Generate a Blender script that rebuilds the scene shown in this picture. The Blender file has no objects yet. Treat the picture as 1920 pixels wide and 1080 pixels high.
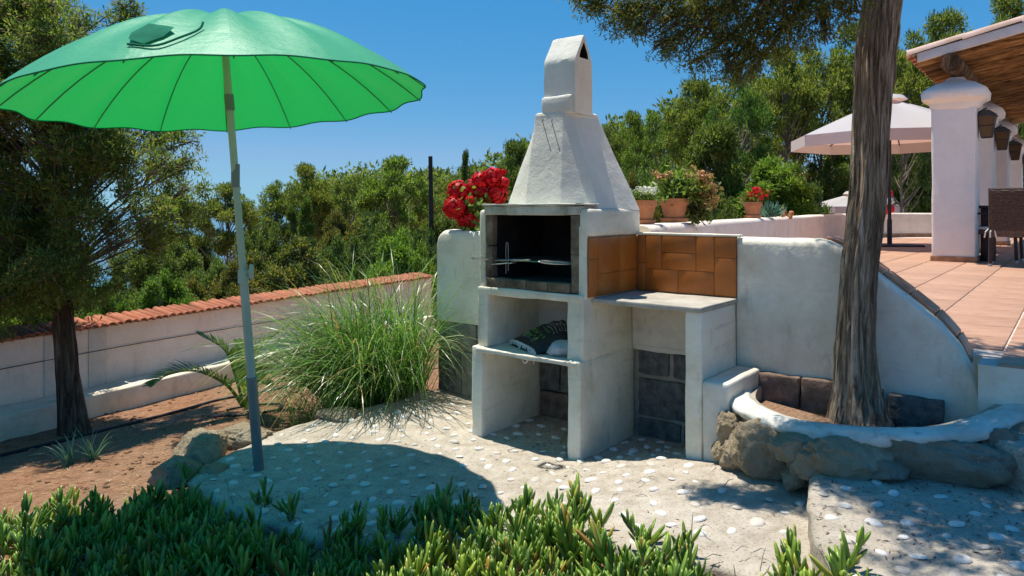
import bpy, bmesh, math, random
import numpy as np
from mathutils import Vector, Matrix, noise as mnoise

# ------------------------------------------------------------------ camera, sky, sun, exposure
SC = bpy.context.scene
COL = SC.collection
H = 1.40                     # eye height above the patio, metres
F = 1350.0                   # focal length in pixels of a 1920 px wide frame
HY = 391.0                   # row of the horizon in that frame
cd = bpy.data.cameras.new('camera'); cam = bpy.data.objects.new('camera', cd); COL.objects.link(cam)
cam.location = (0, 0, H); cam.rotation_euler = (math.radians(90), 0, 0)
cd.sensor_width = 36; cd.lens = F * 36 / 1920; cd.shift_y = -(540 - HY) / 1920
cd.clip_start = 0.05; cd.clip_end = 60000
SC.camera = cam
LIGHT = Vector((0.205, -0.20, -1.0)).normalized()
EL = math.asin(-LIGHT.z); AZ = math.atan2(-LIGHT.x, -LIGHT.y)
w = bpy.data.worlds.new('World'); SC.world = w; w.use_nodes = True
nt = w.node_tree; nt.nodes.clear()
sky = nt.nodes.new('ShaderNodeTexSky'); sky.sky_type = 'NISHITA'; sky.sun_disc = False
sky.sun_elevation = EL; sky.sun_rotation = AZ; sky.altitude = 2500
sky.air_density = 1.0; sky.dust_density = 0.0; sky.ozone_density = 3.0
bg = nt.nodes.new('ShaderNodeBackground'); bg.inputs[1].default_value = 0.13
wo = nt.nodes.new('ShaderNodeOutputWorld')
def wmath(op, a, b):
    x = nt.nodes.new('ShaderNodeMath'); x.operation = op
    for i, v in ((0, a), (1, b)):
        if isinstance(v, float): x.inputs[i].default_value = v
        else: nt.links.new(v, x.inputs[i])
    return x.outputs[0]
# deep polarised blue of the photograph: one tone curve per channel for the whole sky
sep = nt.nodes.new('ShaderNodeSeparateColor'); com = nt.nodes.new('ShaderNodeCombineColor'); nt.links.new(sky.outputs[0], sep.inputs[0])
chan = [wmath('MULTIPLY', wmath('POWER', wmath('MULTIPLY', sep.outputs[i], .155), g), a*6.75) for i, (a, g) in enumerate(((.46, 1.45), (.445, .55), (.635, .27)))]
chan[0] = wmath('MINIMUM', chan[0], wmath('MULTIPLY', chan[1], .52))
for i in range(3): nt.links.new(chan[i], com.inputs[i])
nt.links.new(com.outputs[0], bg.inputs[0]); nt.links.new(bg.outputs[0], wo.inputs[0])
sd = bpy.data.lights.new('sun', 'SUN'); sd.energy = 4.7; sd.angle = math.radians(0.53); sd.color = (1, 0.94, 0.84)
sun = bpy.data.objects.new('sun', sd); COL.objects.link(sun)
sun.rotation_euler = LIGHT.to_track_quat('-Z', 'Y').to_euler(); sun.location = (-4, 4, 15)
SC.view_settings.view_transform = 'Standard'; SC.view_settings.look = 'None'
SC.view_settings.exposure = 0.4; SC.view_settings.gamma = 1
SC.render.engine = 'CYCLES'
SC.cycles.max_bounces = 12; SC.cycles.diffuse_bounces = 6; SC.cycles.transparent_max_bounces = 8
SC.cycles.use_denoising = True
rnd = random.Random(7)
RN = np.random.default_rng(11)
PI = math.pi

# ------------------------------------------------------------------ frames and measures
BX, BY = 0.375, 3.967                      # foot of the barbecue's front right corner
U = (0.787, -0.617); V = (0.617, 0.787)    # along the barbecue's front, and into its depth
def W(s, t, z=0.0): return (BX + s*U[0] + t*V[0], BY + s*U[1] + t*V[1], z)
def L(x, y): return ((x-BX)*U[0] + (y-BY)*U[1], (x-BX)*V[0] + (y-BY)*V[1])
def ID(x, y, z): return (x, y, z)
def at(px, py, d): return Vector(((px-960)/F*d, d, H - (py-HY)/F*d))   # a point d metres ahead
def sm(a, b, x):
    k = min(1, max(0, (x-a)/(b-a))); return k*k*(3-2*k)
def patio_z(x, y):
    s, t = L(x, y)
    a = s - 0.57*max(t, 0)
    a = 0.5*(a + math.sqrt(a*a + 0.004))
    g = 0.28*a
    g = 0.2*(1-math.exp(-g/0.2*1.15)) if g > 0 else 0
    return min(g, 0.2) + 0.006*mnoise.noise((x*2.1, y*2.1, 3.3))
WA, WB = Vector((-4.41, 6.047)), Vector((-2.71, 9.267))                  # perimeter wall line
WD = (WB-WA).normalized(); WN = Vector((WD.y, -WD.x))                 # WN points to the garden side
def wall_d(x, y): return (Vector((x, y))-WA).dot(WN)
def ground_z(x, y):
    d = wall_d(x, y); r = math.hypot(x, y)
    near = -0.5 + 0.30*sm(0.3, 2.6, d)
    near += 0.13*sm(0.0, 1.0, 3.9 - y)                               # ice plant bank near the camera
    near += 0.025*mnoise.noise((x*1.7, y*1.7, 0.4)) + 0.010*mnoise.noise((x*7, y*7, 1.4))
    if y < 4.2 and x > -2.2:
        near = near + (max(near, patio_z(x, y)-.05)-near)*sm(-1.9, -1.0, x)*sm(4.2, 3.4, y)
    a = x/max(y, 0.5)
    hill = sm(-0.12, 0.45, a) if y > 0 else 0
    if d < 0: near -= .75*sm(0, 2.5, -d)
    left = -1.25 - 0.085*max(0, r-9) - 38*sm(120, 420, r)
    right = 0.055*max(0, r-20) - 0.5
    k = sm(9, 14, r)
    z = near*(1-k) + (left*(1-hill) + right*hill)*k
    if y < 0: z = near
    return z
def hit(px, py, fn, lo=1.0, hi=40.0):
    """the point of the ground seen at a pixel"""
    y = lo
    while y < hi:
        p = at(px, py, y)
        if p.z <= fn(p.x, p.y): return p
        y += 0.01
    return at(px, py, hi)

# ------------------------------------------------------------------ mesh tools
class MB:
    def __init__(self): self.v = []; self.f = []; self.mi = []
    def add(self, vs, fs, m=0):
        o = len(self.v); self.v += [tuple(p) for p in vs]; self.f += [tuple(i+o for i in q) for q in fs]; self.mi += [m]*len(fs)
    def rbox(self, a0, a1, b0, b1, c0, c1, r=0.01, step=0.08, fr=ID, amp=0.0, fq=6.0, m=0, warp=None):
        """a box with rounded edges on a frame, its faces gridded and slightly uneven"""
        r = min(r, (a1-a0)*.49, (b1-b0)*.49, (c1-c0)*.49)
        def ticks(lo, hi):
            n = max(1, int((hi-lo-2*r)/step + .5))
            return [lo, lo+.3*r, lo+r] + [lo+r+(hi-lo-2*r)*i/n for i in range(1, n)] + [hi-r, hi-.3*r, hi]
        T = [ticks(a0, a1), ticks(b0, b1), ticks(c0, c1)]
        lo = (a0, b0, c0); hi = (a1, b1, c1); idx = {}; vs = []; fs = []
        def vert(p):
            k = tuple(round(q, 6) for q in p)
            if k in idx: return idx[k]
            q = [min(max(p[i], lo[i]+r), hi[i]-r) for i in range(3)]
            d = Vector(p)-Vector(q); n = d.length
            n3 = d/n if n > 1e-9 else Vector((0, 0, 0))
            o = Vector(q) + n3*r
            if amp: o = o + n3*amp*mnoise.noise(Vector(p)*fq + Vector((3.1*a0, 2.7*b0, 1.9)))
            if warp: o = Vector(warp(*o))
            idx[k] = len(vs); vs.append(fr(*o)); return idx[k]
        for ax in range(3):
            b, c = (ax+1) % 3, (ax+2) % 3
            for side in (0, 1):
                for i in range(len(T[b])-1):
                    for j in range(len(T[c])-1):
                        q = []
                        for (ii, jj) in ((i, j), (i+1, j), (i+1, j+1), (i, j+1)):
                            p = [0, 0, 0]; p[ax] = hi[ax] if side else lo[ax]; p[b] = T[b][ii]; p[c] = T[c][jj]
                            q.append(vert(p))
                        if not side: q.reverse()
                        fs.append(q)
        self.add(vs, fs, m); return self
    def box(self, a0, a1, b0, b1, c0, c1, fr=ID, m=0):
        vs = [fr(x, y, z) for z in (c0, c1) for y in (b0, b1) for x in (a0, a1)]
        self.add(vs, [(0, 2, 3, 1), (4, 5, 7, 6), (0, 1, 5, 4), (2, 6, 7, 3), (0, 4, 6, 2), (1, 3, 7, 5)], m); return self
    def tube(self, pts, rad, n=8, m=0, cap=True, flat=1.0, up=Vector((0, 0, 1))):
        pts = [Vector(p) for p in pts]
        if not hasattr(rad, '__len__'): rad = [rad]*len(pts)
        vs = []; prev = None
        for i, p in enumerate(pts):
            d = (pts[min(i+1, len(pts)-1)]-pts[max(i-1, 0)])
            d = d.normalized() if d.length > 1e-9 else Vector((0, 0, 1))
            if prev is None:
                a = d.cross(up if abs(d.dot(up)) < .95 else Vector((1, 0, 0))).normalized()
            else:
                a = (prev - d*prev.dot(d)); a = a.normalized() if a.length > 1e-6 else d.orthogonal().normalized()
            prev = a; b = d.cross(a)
            for k in range(n):
                th = 2*PI*k/n
                vs.append(p + (a*math.cos(th) + b*math.sin(th)*flat)*rad[i])
        fs = [(i*n+k, i*n+(k+1) % n, (i+1)*n+(k+1) % n, (i+1)*n+k) for i in range(len(pts)-1) for k in range(n)]
        if cap: fs += [tuple(range(n-1, -1, -1)), tuple((len(pts)-1)*n+k for k in range(n))]
        self.add(vs, fs, m); return self
    def loft(self, rings, m=0, closed=True, cap0=False, cap1=False):
        n = len(rings[0]); vs = [p for r in rings for p in r]; e = n if closed else n-1
        fs = [(i*n+k, i*n+(k+1) % n, (i+1)*n+(k+1) % n, (i+1)*n+k) for i in range(len(rings)-1) for k in range(e)]
        if cap0: fs.append(tuple(range(n-1, -1, -1)))
        if cap1: fs.append(tuple((len(rings)-1)*n+k for k in range(n)))
        self.add(vs, fs, m); return self
    def lathe(self, prof, c=(0, 0, 0), n=20, m=0):
        rings = [[(c[0]+r*math.cos(2*PI*k/n), c[1]+r*math.sin(2*PI*k/n), c[2]+z) for k in range(n)] for r, z in prof]
        return self.loft(rings, m)
    def blob(self, c, rx, ry, rz, sub=2, amp=.2, fq=2.0, seed=0.0, m=0, rot=0.0, crisp=0.0):
        bm = bmesh.new(); bmesh.ops.create_icosphere(bm, subdivisions=sub, radius=1)
        rc_ = random.Random(seed*13.7+.1); cuts = [(Vector((rc_.gauss(0, 1), rc_.gauss(0, 1), rc_.gauss(0, 1))).normalized(), rc_.uniform(.78, .98)) for _ in range(10)] if crisp else []
        for v in bm.verts:
            p = v.co.copy(); q = p*fq + Vector((seed, seed*1.7, -seed))
            k = 1 + amp*mnoise.noise(q) + amp*.5*mnoise.noise(q*2.3) + amp*.3*abs(mnoise.noise(q*5.1)) + amp*.16*mnoise.noise(q*11)
            p *= k
            if crisp:                                     # squarer, as broken stone
                p = Vector([math.copysign(abs(a)**(1-crisp), a) for a in p])
                for n_, d_ in cuts:
                    e = p.dot(n_)-d_
                    if e > 0: p -= n_*e*(.9+.12*mnoise.noise(q*4))
                p *= 1+.07*mnoise.noise(q*3.5)-.06*abs(mnoise.noise(q*6.5))+.035*mnoise.noise(q*13)
            x, y = p.x*rx, p.y*ry
            v.co = (c[0]+x*math.cos(rot)-y*math.sin(rot), c[1]+x*math.sin(rot)+y*math.cos(rot), c[2]+p.z*rz)
        bm.verts.ensure_lookup_table()
        self.add([v.co[:] for v in bm.verts], [[v.index for v in f.verts] for f in bm.faces], m); bm.free(); return self
    def mesh(self, name, mats, smooth=True, angle=40):
        me = bpy.data.meshes.new(name); me.from_pydata(self.v, [], self.f); me.update()
        for mm in (mats if isinstance(mats, (list, tuple)) else [mats]): me.materials.append(mm)
        if any(self.mi): me.polygons.foreach_set('material_index', self.mi)
        if smooth:
            me.polygons.foreach_set('use_smooth', [True]*len(me.polygons))
            if angle < 180: me.set_sharp_from_angle(angle=math.radians(angle))
        return me
    def build(self, name, mats, parent=None, smooth=True, angle=40):
        return put(name, self.mesh(name, mats, smooth, angle), parent)
def put(name, me, parent=None, loc=None, rot=None, sc=None):
    o = bpy.data.objects.new(name, me); COL.objects.link(o)
    if parent: o.parent = parent
    if loc is not None: o.location = loc
    if rot is not None: o.rotation_euler = rot
    if sc is not None: o.scale = sc if hasattr(sc, '__len__') else (sc,)*3
    return o
def tag(o, label=None, cat=None, group=None, kind=None):
    for k, v in (('label', label), ('category', cat), ('group', group), ('kind', kind)):
        if v: o[k] = v
    return o
def thing(name, label, cat, group=None, loc=(0, 0, 0), rz=0.0):
    o = bpy.data.objects.new(name, None); COL.objects.link(o); o.location = loc; o.rotation_euler = (0, 0, rz)
    o.empty_display_size = .1
    return tag(o, label, cat, group)
def polys_mesh(name, P, mat, smooth=False):
    """P: (N, k, 3) array of separate k-sided faces"""
    N, k, _ = P.shape
    me = bpy.data.meshes.new(name)
    me.vertices.add(N*k); me.vertices.foreach_set('co', P.reshape(-1).astype(np.float32))
    me.loops.add(N*k); me.loops.foreach_set('vertex_index', np.arange(N*k, dtype=np.int32))
    me.polygons.add(N); me.polygons.foreach_set('loop_start', np.arange(0, N*k, k, dtype=np.int32))
    me.update(calc_edges=True)
    for mm in (mat if isinstance(mat, (list, tuple)) else [mat]): me.materials.append(mm)
    return me
def unit(a): return a/np.maximum(np.linalg.norm(a, axis=-1, keepdims=True), 1e-9)
def leaves(p, d, length, width, rng, kink=0.15):
    """diamond leaf faces at points p, growing along d"""
    n = len(p); d = unit(d)
    side = unit(unit(np.cross(d, np.array([0, 0, 1.0])))+rng.normal(size=(n, 3))*.55); side = unit(side-d*np.sum(side*d, axis=1, keepdims=True)); nrm = np.cross(d, side)
    l = (length*(0.7+.6*rng.random(n)))[:, None]; wd = (width*(0.7+.6*rng.random(n)))[:, None]
    mid = p + d*l*.5 + nrm*l*kink*(rng.random((n, 1))-.5)
    return np.stack([p, mid+side*wd*.5, p+d*l, mid-side*wd*.5], axis=1)

# ------------------------------------------------------------------ materials
def ramp(n, stops):
    cr = n.color_ramp
    while len(cr.elements) > 1: cr.elements.remove(cr.elements[-1])
    cr.elements[0].position = stops[0][0]; cr.elements[0].color = (*stops[0][1], 1)
    for p, c in stops[1:]: cr.elements.new(p).color = (*c, 1)
class M:
    def __init__(s, name, rough=.8, spec=.3):
        s.mat = bpy.data.materials.new(name); s.mat.use_nodes = True; s.nt = s.mat.node_tree
        s.b = s.nt.nodes['Principled BSDF']; s.b.inputs['Roughness'].default_value = rough
        s.b.inputs['Specular IOR Level'].default_value = spec; s.out = s.nt.nodes['Material Output']
        s.tc = s.n('ShaderNodeTexCoord').outputs['Object']
    def n(s, t, **k):
        x = s.nt.nodes.new(t)
        for a, v in k.items(): setattr(x, a, v)
        return x
    def l(s, a, b): s.nt.links.new(a, b)
    def mapped(s, scale):
        mp = s.n('ShaderNodeMapping'); mp.inputs['Scale'].default_value = scale; s.l(s.tc, mp.inputs[0]); return mp.outputs[0]
    def noise(s, scale, detail=5, rough=.6, co=None, dist=0):
        x = s.n('ShaderNodeTexNoise'); x.inputs['Scale'].default_value = scale; x.inputs['Detail'].default_value = detail
        x.inputs['Roughness'].default_value = rough; x.inputs['Distortion'].default_value = dist
        s.l(co or s.tc, x.inputs['Vector']); return x.outputs['Fac']
    def voro(s, scale, feature='F1', out='Distance', co=None):
        x = s.n('ShaderNodeTexVoronoi', feature=feature); x.inputs['Scale'].default_value = scale; s.l(co or s.tc, x.inputs['Vector']); return x.outputs[out]
    def cr(s, fac, stops):
        x = s.n('ShaderNodeValToRGB'); ramp(x, stops); s.l(fac, x.inputs[0]); return x.outputs[0]
    def mix(s, fac, a, b, mode='MIX'):
        x = s.n('ShaderNodeMix', data_type='RGBA', blend_type=mode)
        for i, v in ((0, fac), (6, a), (7, b)):
            if isinstance(v, (int, float)): x.inputs[i].default_value = v
            elif isinstance(v, tuple): x.inputs[i].default_value = (*v, 1)
            else: s.l(v, x.inputs[i])
        return x.outputs[2]
    def math(s, op, a, b=0.0):
        x = s.n('ShaderNodeMath', operation=op)
        for i, v in ((0, a), (1, b)):
            if isinstance(v, (int, float)): x.inputs[i].default_value = v
            else: s.l(v, x.inputs[i])
        return x.outputs[0]
    def col(s, c):
        if isinstance(c, tuple): s.b.inputs['Base Color'].default_value = (*c, 1)
        else: s.l(c, s.b.inputs['Base Color'])
        return s
    def bump(s, h, strength=.4, dist=.01):
        x = s.n('ShaderNodeBump'); x.inputs['Strength'].default_value = strength; x.inputs['Distance'].default_value = dist
        s.l(h, x.inputs['Height']); s.l(x.outputs[0], s.b.inputs['Normal']); return s
    def isl(s): return s.n('ShaderNodeNewGeometry').outputs['Random Per Island']
    def objr(s): return s.n('ShaderNodeObjectInfo').outputs['Random']
    def translucent(s, color, fac):
        t = s.n('ShaderNodeBsdfTranslucent'); mx = s.n('ShaderNodeMixShader')
        if isinstance(color, tuple): t.inputs[0].default_value = (*color, 1)
        else: s.l(color, t.inputs[0])
        mx.inputs[0].default_value = fac
        s.l(s.b.outputs[0], mx.inputs[1]); s.l(t.outputs[0], mx.inputs[2]); s.l(mx.outputs[0], s.out.inputs[0]); return s
def two(name, a, b, scale, rough=.8, bump=.3, bscale=None, bdist=.008, spec=.3, lo=.35, hi=.65, detail=6):
    m = M(name, rough, spec); f = m.noise(scale, detail)
    m.col(m.cr(f, [(lo, a), (hi, b)]))
    if bump: m.bump(m.noise(bscale or scale*3, 6), bump, bdist)
    return m.mat
def plaster(name, base, stain, grime=.35, scale=1.0):
    m = M(name, .85, .2)
    f1 = m.noise(3.2*scale, 7, .65); f2 = m.noise(11*scale, 6, .7, m.mapped((1, 1, .35))); f3 = m.noise(60, 4)
    c = m.mix(m.cr(f1, [(.42, (0, 0, 0)), (.72, (1, 1, 1))]), base, stain)
    streak = m.cr(f2, [(.56, (0, 0, 0)), (.74, (1, 1, 1))])
    c = m.mix(m.math('MULTIPLY', streak, grime), c, tuple(k*.55 for k in stain))
    f4 = m.noise(5*scale, 6, .7, m.mapped((.35, .35, 3.2)))
    c = m.mix(m.math('MULTIPLY', m.cr(f4, [(.57, (0, 0, 0)), (.70, (1, 1, 1))]), grime*.6), c, tuple(k*.6 for k in stain))
    c = m.mix(.12, c, m.cr(f3, [(.3, (.55, .53, .5)), (.7, (.9, .9, .88))]), 'MULTIPLY')
    m.col(c)
    ln = m.noise(2.6, 6, .6, None, .6)
    crack = m.cr(m.math('ABSOLUTE', m.math('SUBTRACT', ln, .5)), [(0, (0, 0, 0)), (.006, (1, 1, 1))])
    hh = m.math('ADD', m.math('MULTIPLY', m.noise(14, 8, .6), 1.0), m.math('MULTIPLY', m.noise(70, 4), .25))
    m.bump(m.math('ADD', hh, m.math('MULTIPLY', crack, .12)), .5, .012)
    return m.mat
MT = {}
MT['white'] = plaster('whitewashed_plaster', (.87, .82, .68), (.64, .57, .42), .5)
MT['stained'] = plaster('soot_stained_plaster', (.66, .64, .55), (.26, .23, .17), .8, 1.6)
MT['clean'] = plaster('limewashed_hood_plaster', (.84, .81, .71), (.72, .68, .57), .16)
MT['rim'] = plaster('worn_limewashed_rim', (.72, .70, .62), (.48, .44, .36), .7, 1.8)
MT['cream'] = plaster('cream_plaster', (.76, .70, .60), (.58, .52, .42), .4)
MT['pink'] = plaster('pinkish_plaster', (.92, .79, .66), (.80, .66, .52), .35)
MT['pillar'] = plaster('pillar_plaster', (.92, .83, .75), (.84, .75, .67), .1)
MT['ledge'] = plaster('kerb_plaster', (.80, .72, .56), (.60, .52, .37), .5)
def concrete():
    m = M('patio_concrete', .95, .15)
    big = m.noise(1.3, 6, .6); mid = m.noise(9, 7, .7); fine = m.noise(95, 5, .7)
    c = m.cr(mid, [(.28, (.32, .275, .21)), (.5, (.49, .43, .35)), (.72, (.61, .55, .46))])
    c = m.mix(m.math('MULTIPLY', m.cr(big, [(.45, (0, 0, 0)), (.7, (1, 1, 1))]), .5), c, (.36, .30, .23))
    spk = m.cr(m.noise(95, 4, .65), [(.34, (.36, .30, .23)), (.46, (1, 1, 1))])
    c = m.mix(.65, c, spk, 'MULTIPLY')
    m.col(c)
    m.bump(m.math('ADD', m.math('MULTIPLY', mid, .9), m.math('MULTIPLY', fine, .8)), .75, .012)
    return m.mat
MT['patio'] = concrete()
def soil():
    m = M('red_garden_soil', .97, .1)
    a = m.noise(.9, 5); b = m.noise(14, 8, .75); v = m.voro(45)
    c = m.cr(b, [(.3, (.18, .085, .045)), (.5, (.36, .185, .10)), (.7, (.52, .30, .175))])
    c = m.mix(m.cr(a, [(.4, (0, 0, 0)), (.65, (.7, .7, .7))]), c, (.38, .25, .165))
    m.col(c)
    m.bump(m.math('SUBTRACT', m.math('MULTIPLY', b, 1.4), v), .9, .03)
    return m.mat
MT['soil'] = soil()
def pebble_mat():
    m = M('white_pebble', .6, .4); c = m.cr(m.noise(9, 5), [(.3, (.58, .54, .48)), (.7, (.82, .79, .74))])
    m.col(m.mix(.8, c, m.cr(m.objr(), [(0, (.62, .56, .48)), (.2, (.88, .86, .82)), (1, (1, 1, 1))]), 'MULTIPLY')); m.bump(m.noise(60, 4), .2, .003); return m.mat
MT['pebble'] = pebble_mat()
def rock(name, a, b, c):
    m = M(name, .92, .15)
    n1 = m.noise(5, 8, .7); n2 = m.noise(26, 8, .75); v = m.voro(11)
    k = m.cr(n1, [(.3, a), (.52, b), (.72, c)])
    k = m.mix(m.cr(n2, [(.54, (0, 0, 0)), (.70, (.45, .45, .45))]), k, tuple(q*.6 for q in a))
    m.col(k); m.bump(m.math('ADD', m.math('MULTIPLY', n2, 1.5), m.math('MULTIPLY', m.math('ADD', n1, v), .8)), 1.0, .04)
    return m.mat
MT['rock'] = rock('tan_limestone', (.42, .32, .19), (.60, .48, .32), (.70, .60, .46))
MT['rockgrey'] = rock('grey_limestone', (.34, .28, .20), (.48, .41, .31), (.58, .52, .42))
MT['block'] = two('grey_concrete_block', (.085, .085, .08), (.19, .185, .17), 22, .95, .8, 70, .012)
MT['blockpale'] = two('pale_concrete_block', (.17, .165, .14), (.30, .29, .25), 14, .95, .6, 70, .01)
MT['blockbrown'] = two('brown_block', (.11, .075, .055), (.26, .18, .13), 12, .95, .6, 50, .012)
MT['mortar'] = two('mortar', (.30, .27, .21), (.42, .38, .30), 12, .95, .6, 60, .008)
MT['soot'] = two('soot', (.006, .006, .007), (.022, .021, .021), 6, .85, .3)
MT['ash'] = two('ash_floor', (.03, .045, .05), (.10, .13, .14), 9, .95, .5)
def firebrick():
    m = M('sooty_firebrick', .9, .2); a = m.noise(9, 7, .7)
    c = m.cr(a, [(.3, (.05, .04, .03)), (.5, (.17, .13, .09)), (.72, (.33, .25, .17))])
    m.col(c); m.bump(m.noise(60, 6), .4, .006); return m.mat
MT['firebrick'] = firebrick()
def orange():
    m = M('glazed_orange_tile', .42, .4); a = m.noise(7, 5); r = m.objr()
    c = m.cr(a, [(.3, (.36, .105, .016)), (.7, (.50, .165, .026))])
    c = m.mix(.5, c, m.cr(r, [(0, (.62, .6, .6)), (1, (1, 1, .95))]), 'MULTIPLY'); m.col(c)
    m.bump(m.noise(18, 4), .12, .006); return m.mat
MT['orange'] = orange()
MT['grout'] = two('dark_grout', (.20, .10, .04), (.30, .16, .07), 20, .9, .3)
def floor_tile():
    m = M('terracotta_floor_tile', .5, .35); r = m.objr(); st = m.noise(5, 6, .65, m.mapped((1, 4, 1)), .5)
    c = m.cr(st, [(.3, (.42, .22, .135)), (.5, (.52, .30, .195)), (.72, (.60, .385, .27))])
    c = m.mix(.6, c, m.cr(r, [(0, (.78, .76, .74)), (1, (1, 1, 1))]), 'MULTIPLY'); m.col(c); m.bump(m.noise(9, 5), .1, .004)
    return m.mat
MT['floortile'] = floor_tile()
MT['floorgrout'] = two('pale_grout', (.55, .44, .36), (.66, .55, .46), 8, .9, .2)
MT['brownedge'] = two('brown_edge_tile', (.26, .12, .06), (.44, .235, .125), 8, .4, .2)
def roof_tile():
    m = M('terracotta_roof_tile', .85, .2); a = m.noise(8, 6, .7); r = m.objr()
    c = m.cr(a, [(.3, (.30, .105, .055)), (.55, (.47, .18, .10)), (.75, (.56, .30, .20))])
    c = m.mix(.7, c, m.cr(r, [(0, (.6, .55, .5)), (.5, (1, 1, 1)), (1, (1.0, .9, .82))]), 'MULTIPLY'); m.col(c)
    m.bump(m.noise(50, 5), .4, .006); return m.mat
MT['rooftile'] = roof_tile()
MT['paletile'] = two('pale_pink_roof_tile', (.50, .33, .25), (.64, .46, .37), 7, .85, .3)
MT['pot'] = two('terracotta_pot', (.40, .15, .065), (.56, .25, .12), 8, .8, .2, 50, .004)
def bark(name, a, b, c, fz=.08, sc=26):
    m = M(name, .95, .1)
    co = m.mapped((1, 1, fz))
    st = m.noise(sc, 8, .7, co, 1.2); st2 = m.noise(sc*.33, 6, .6, m.mapped((1, 1, fz*.9)), 1.0); big = m.noise(2.5, 5)
    k = m.cr(st, [(.38, a), (.5, b), (.62, c)])
    k = m.mix(m.math('MULTIPLY', m.cr(st2, [(.5, (0, 0, 0)), (.6, (1, 1, 1))]), .62), k, tuple(q*.6 for q in a))
    k = m.mix(m.math('MULTIPLY', m.cr(big, [(.5, (0, 0, 0)), (.7, (1, 1, 1))]), .35), k, (.20, .15, .06))
    m.col(k); m.bump(m.math('ADD', st, m.math('MULTIPLY', st2, 1.6)), 1.0, .03); return m.mat
MT['bark'] = bark('stringy_juniper_bark', (.15, .105, .07), (.37, .28, .19), (.60, .49, .36), .06, 34)
MT['barkdark'] = bark('dark_bark', (.05, .035, .025), (.12, .085, .06), (.20, .15, .11))
MT['wood'] = bark('weathered_log', (.13, .06, .022), (.34, .175, .07), (.50, .30, .14), .3, 14)
def logwood():
    m = M('roof_log_wood', .9, .1)
    r1 = m.n('ShaderNodeMapping'); r1.inputs['Rotation'].default_value = (0, 0, -math.atan2(U[1], U[0])); m.l(m.tc, r1.inputs[0])
    r2 = m.n('ShaderNodeMapping'); r2.inputs['Scale'].default_value = (.10, 1, 1); m.l(r1.outputs[0], r2.inputs[0])
    a = m.noise(13, 6, .65, r2.outputs[0], .6); b = m.noise(4, 5, .6, r2.outputs[0])
    k = m.cr(a, [(.35, (.075, .034, .013)), (.5, (.27, .135, .052)), (.66, (.46, .26, .115))])
    m.col(m.mix(m.math('MULTIPLY', m.cr(b, [(.48, (0, 0, 0)), (.62, (1, 1, 1))]), .6), k, (.10, .055, .028))); m.bump(a, .7, .02); return m.mat
MT['logwood'] = logwood()
MT['darklog'] = bark('dark_weathered_log', (.05, .03, .018), (.16, .09, .05), (.27, .17, .10), .4, 14)
MT['polewood'] = two('dark_pole_wood', (.02, .018, .016), (.05, .045, .04), 10)
def leaf(name, stops, tr=.35, rough=.6, spec=.3, boost=1.7, vary=0):
    m = M(name, rough, spec); c = m.cr(m.isl(), stops)
    if vary: c = m.mix(vary, c, m.cr(m.objr(), [(0, (.52, .64, .62)), (.35, (.84, .84, .78)), (.7, (1.05, .95, .75)), (1, (.72, .92, .7))]), 'MULTIPLY')
    m.col(c)
    tc = m.mix(1.0, c, (boost, boost*1.05, boost*.6), 'MULTIPLY')
    return m.translucent(tc, tr).mat
MT['pine'] = leaf('pine_needles', [(0, (.06, .09, .02)), (.45, (.14, .19, .04)), (.8, (.26, .32, .06)), (1, (.36, .37, .10))], .4, vary=1.0)
MT['pinedk'] = leaf('dark_pine_needles', [(0, (.045, .075, .02)), (.5, (.115, .18, .042)), (1, (.24, .29, .07))], .38, vary=1.0)
MT['olive'] = leaf('olive_shrub_leaves', [(0, (.055, .075, .02)), (.5, (.12, .14, .034)), (.85, (.24, .22, .06)), (1, (.30, .20, .07))], .4, vary=.8)
MT['bright'] = leaf('bright_shrub_leaves', [(0, (.05, .10, .016)), (.5, (.15, .26, .04)), (1, (.27, .37, .07))], .45, vary=.8)
MT['juniper'] = leaf('juniper_scale_leaves', [(0, (.045, .07, .018)), (.4, (.10, .13, .03)), (.75, (.18, .19, .045)), (.93, (.24, .20, .07)), (1, (.26, .15, .06))], .42)
MT['juniper2'] = leaf('green_juniper_leaves', [(0, (.05, .085, .02)), (.5, (.13, .19, .04)), (.84, (.22, .27, .06)), (.95, (.25, .19, .08)), (1, (.26, .14, .06))], .45)  # greener leaf tones for the juniper at the boundary wall
MT['pinebark'] = two('grey_pine_bark', (.13, .10, .08), (.30, .25, .20), 12)
MT['twig'] = two('twig_bark', (.09, .06, .045), (.20, .15, .12), 30)
MT['greytwig'] = two('grey_twig', (.22, .20, .17), (.36, .33, .29), 30)
MT['grass'] = leaf('pampas_grass_blades', [(0, (.05, .12, .02)), (.45, (.12, .25, .042)), (.8, (.23, .37, .10)), (.93, (.40, .36, .17)), (1, (.42, .26, .10))], .3, .35, .55)
MT['dry'] = leaf('dry_straw', [(0, (.30, .22, .12)), (1, (.52, .42, .26))], .2)
MT['palm'] = leaf('palm_leaflets', [(0, (.07, .12, .02)), (.6, (.16, .24, .04)), (1, (.26, .30, .07))], .35, .4, .5)
def iceleaf():
    m = M('ice_plant_leaves', .33, .5); r = m.isl()
    c = m.cr(r, [(0, (.10, .18, .035)), (.4, (.20, .33, .045)), (.8, (.34, .48, .075)), (.92, (.48, .50, .10)), (.97, (.5, .36, .06)), (1, (.40, .17, .06))])
    c = m.mix(.35, c, m.cr(m.noise(40, 3), [(.3, (.6, .65, .6)), (.7, (1, 1, 1))]), 'MULTIPLY'); m.col(c)
    c = m.mix(.75, c, m.cr(m.noise(2.6, 5, .6), [(.32, (.55, .72, .7)), (.5, (1, 1, 1)), (.66, (1.25, 1.08, .6))]), 'MULTIPLY'); m.col(c)
    return m.translucent(m.mix(1.0, c, (1.5, 1.7, .7), 'MULTIPLY'), .22).mat
MT['ice'] = iceleaf()
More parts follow.
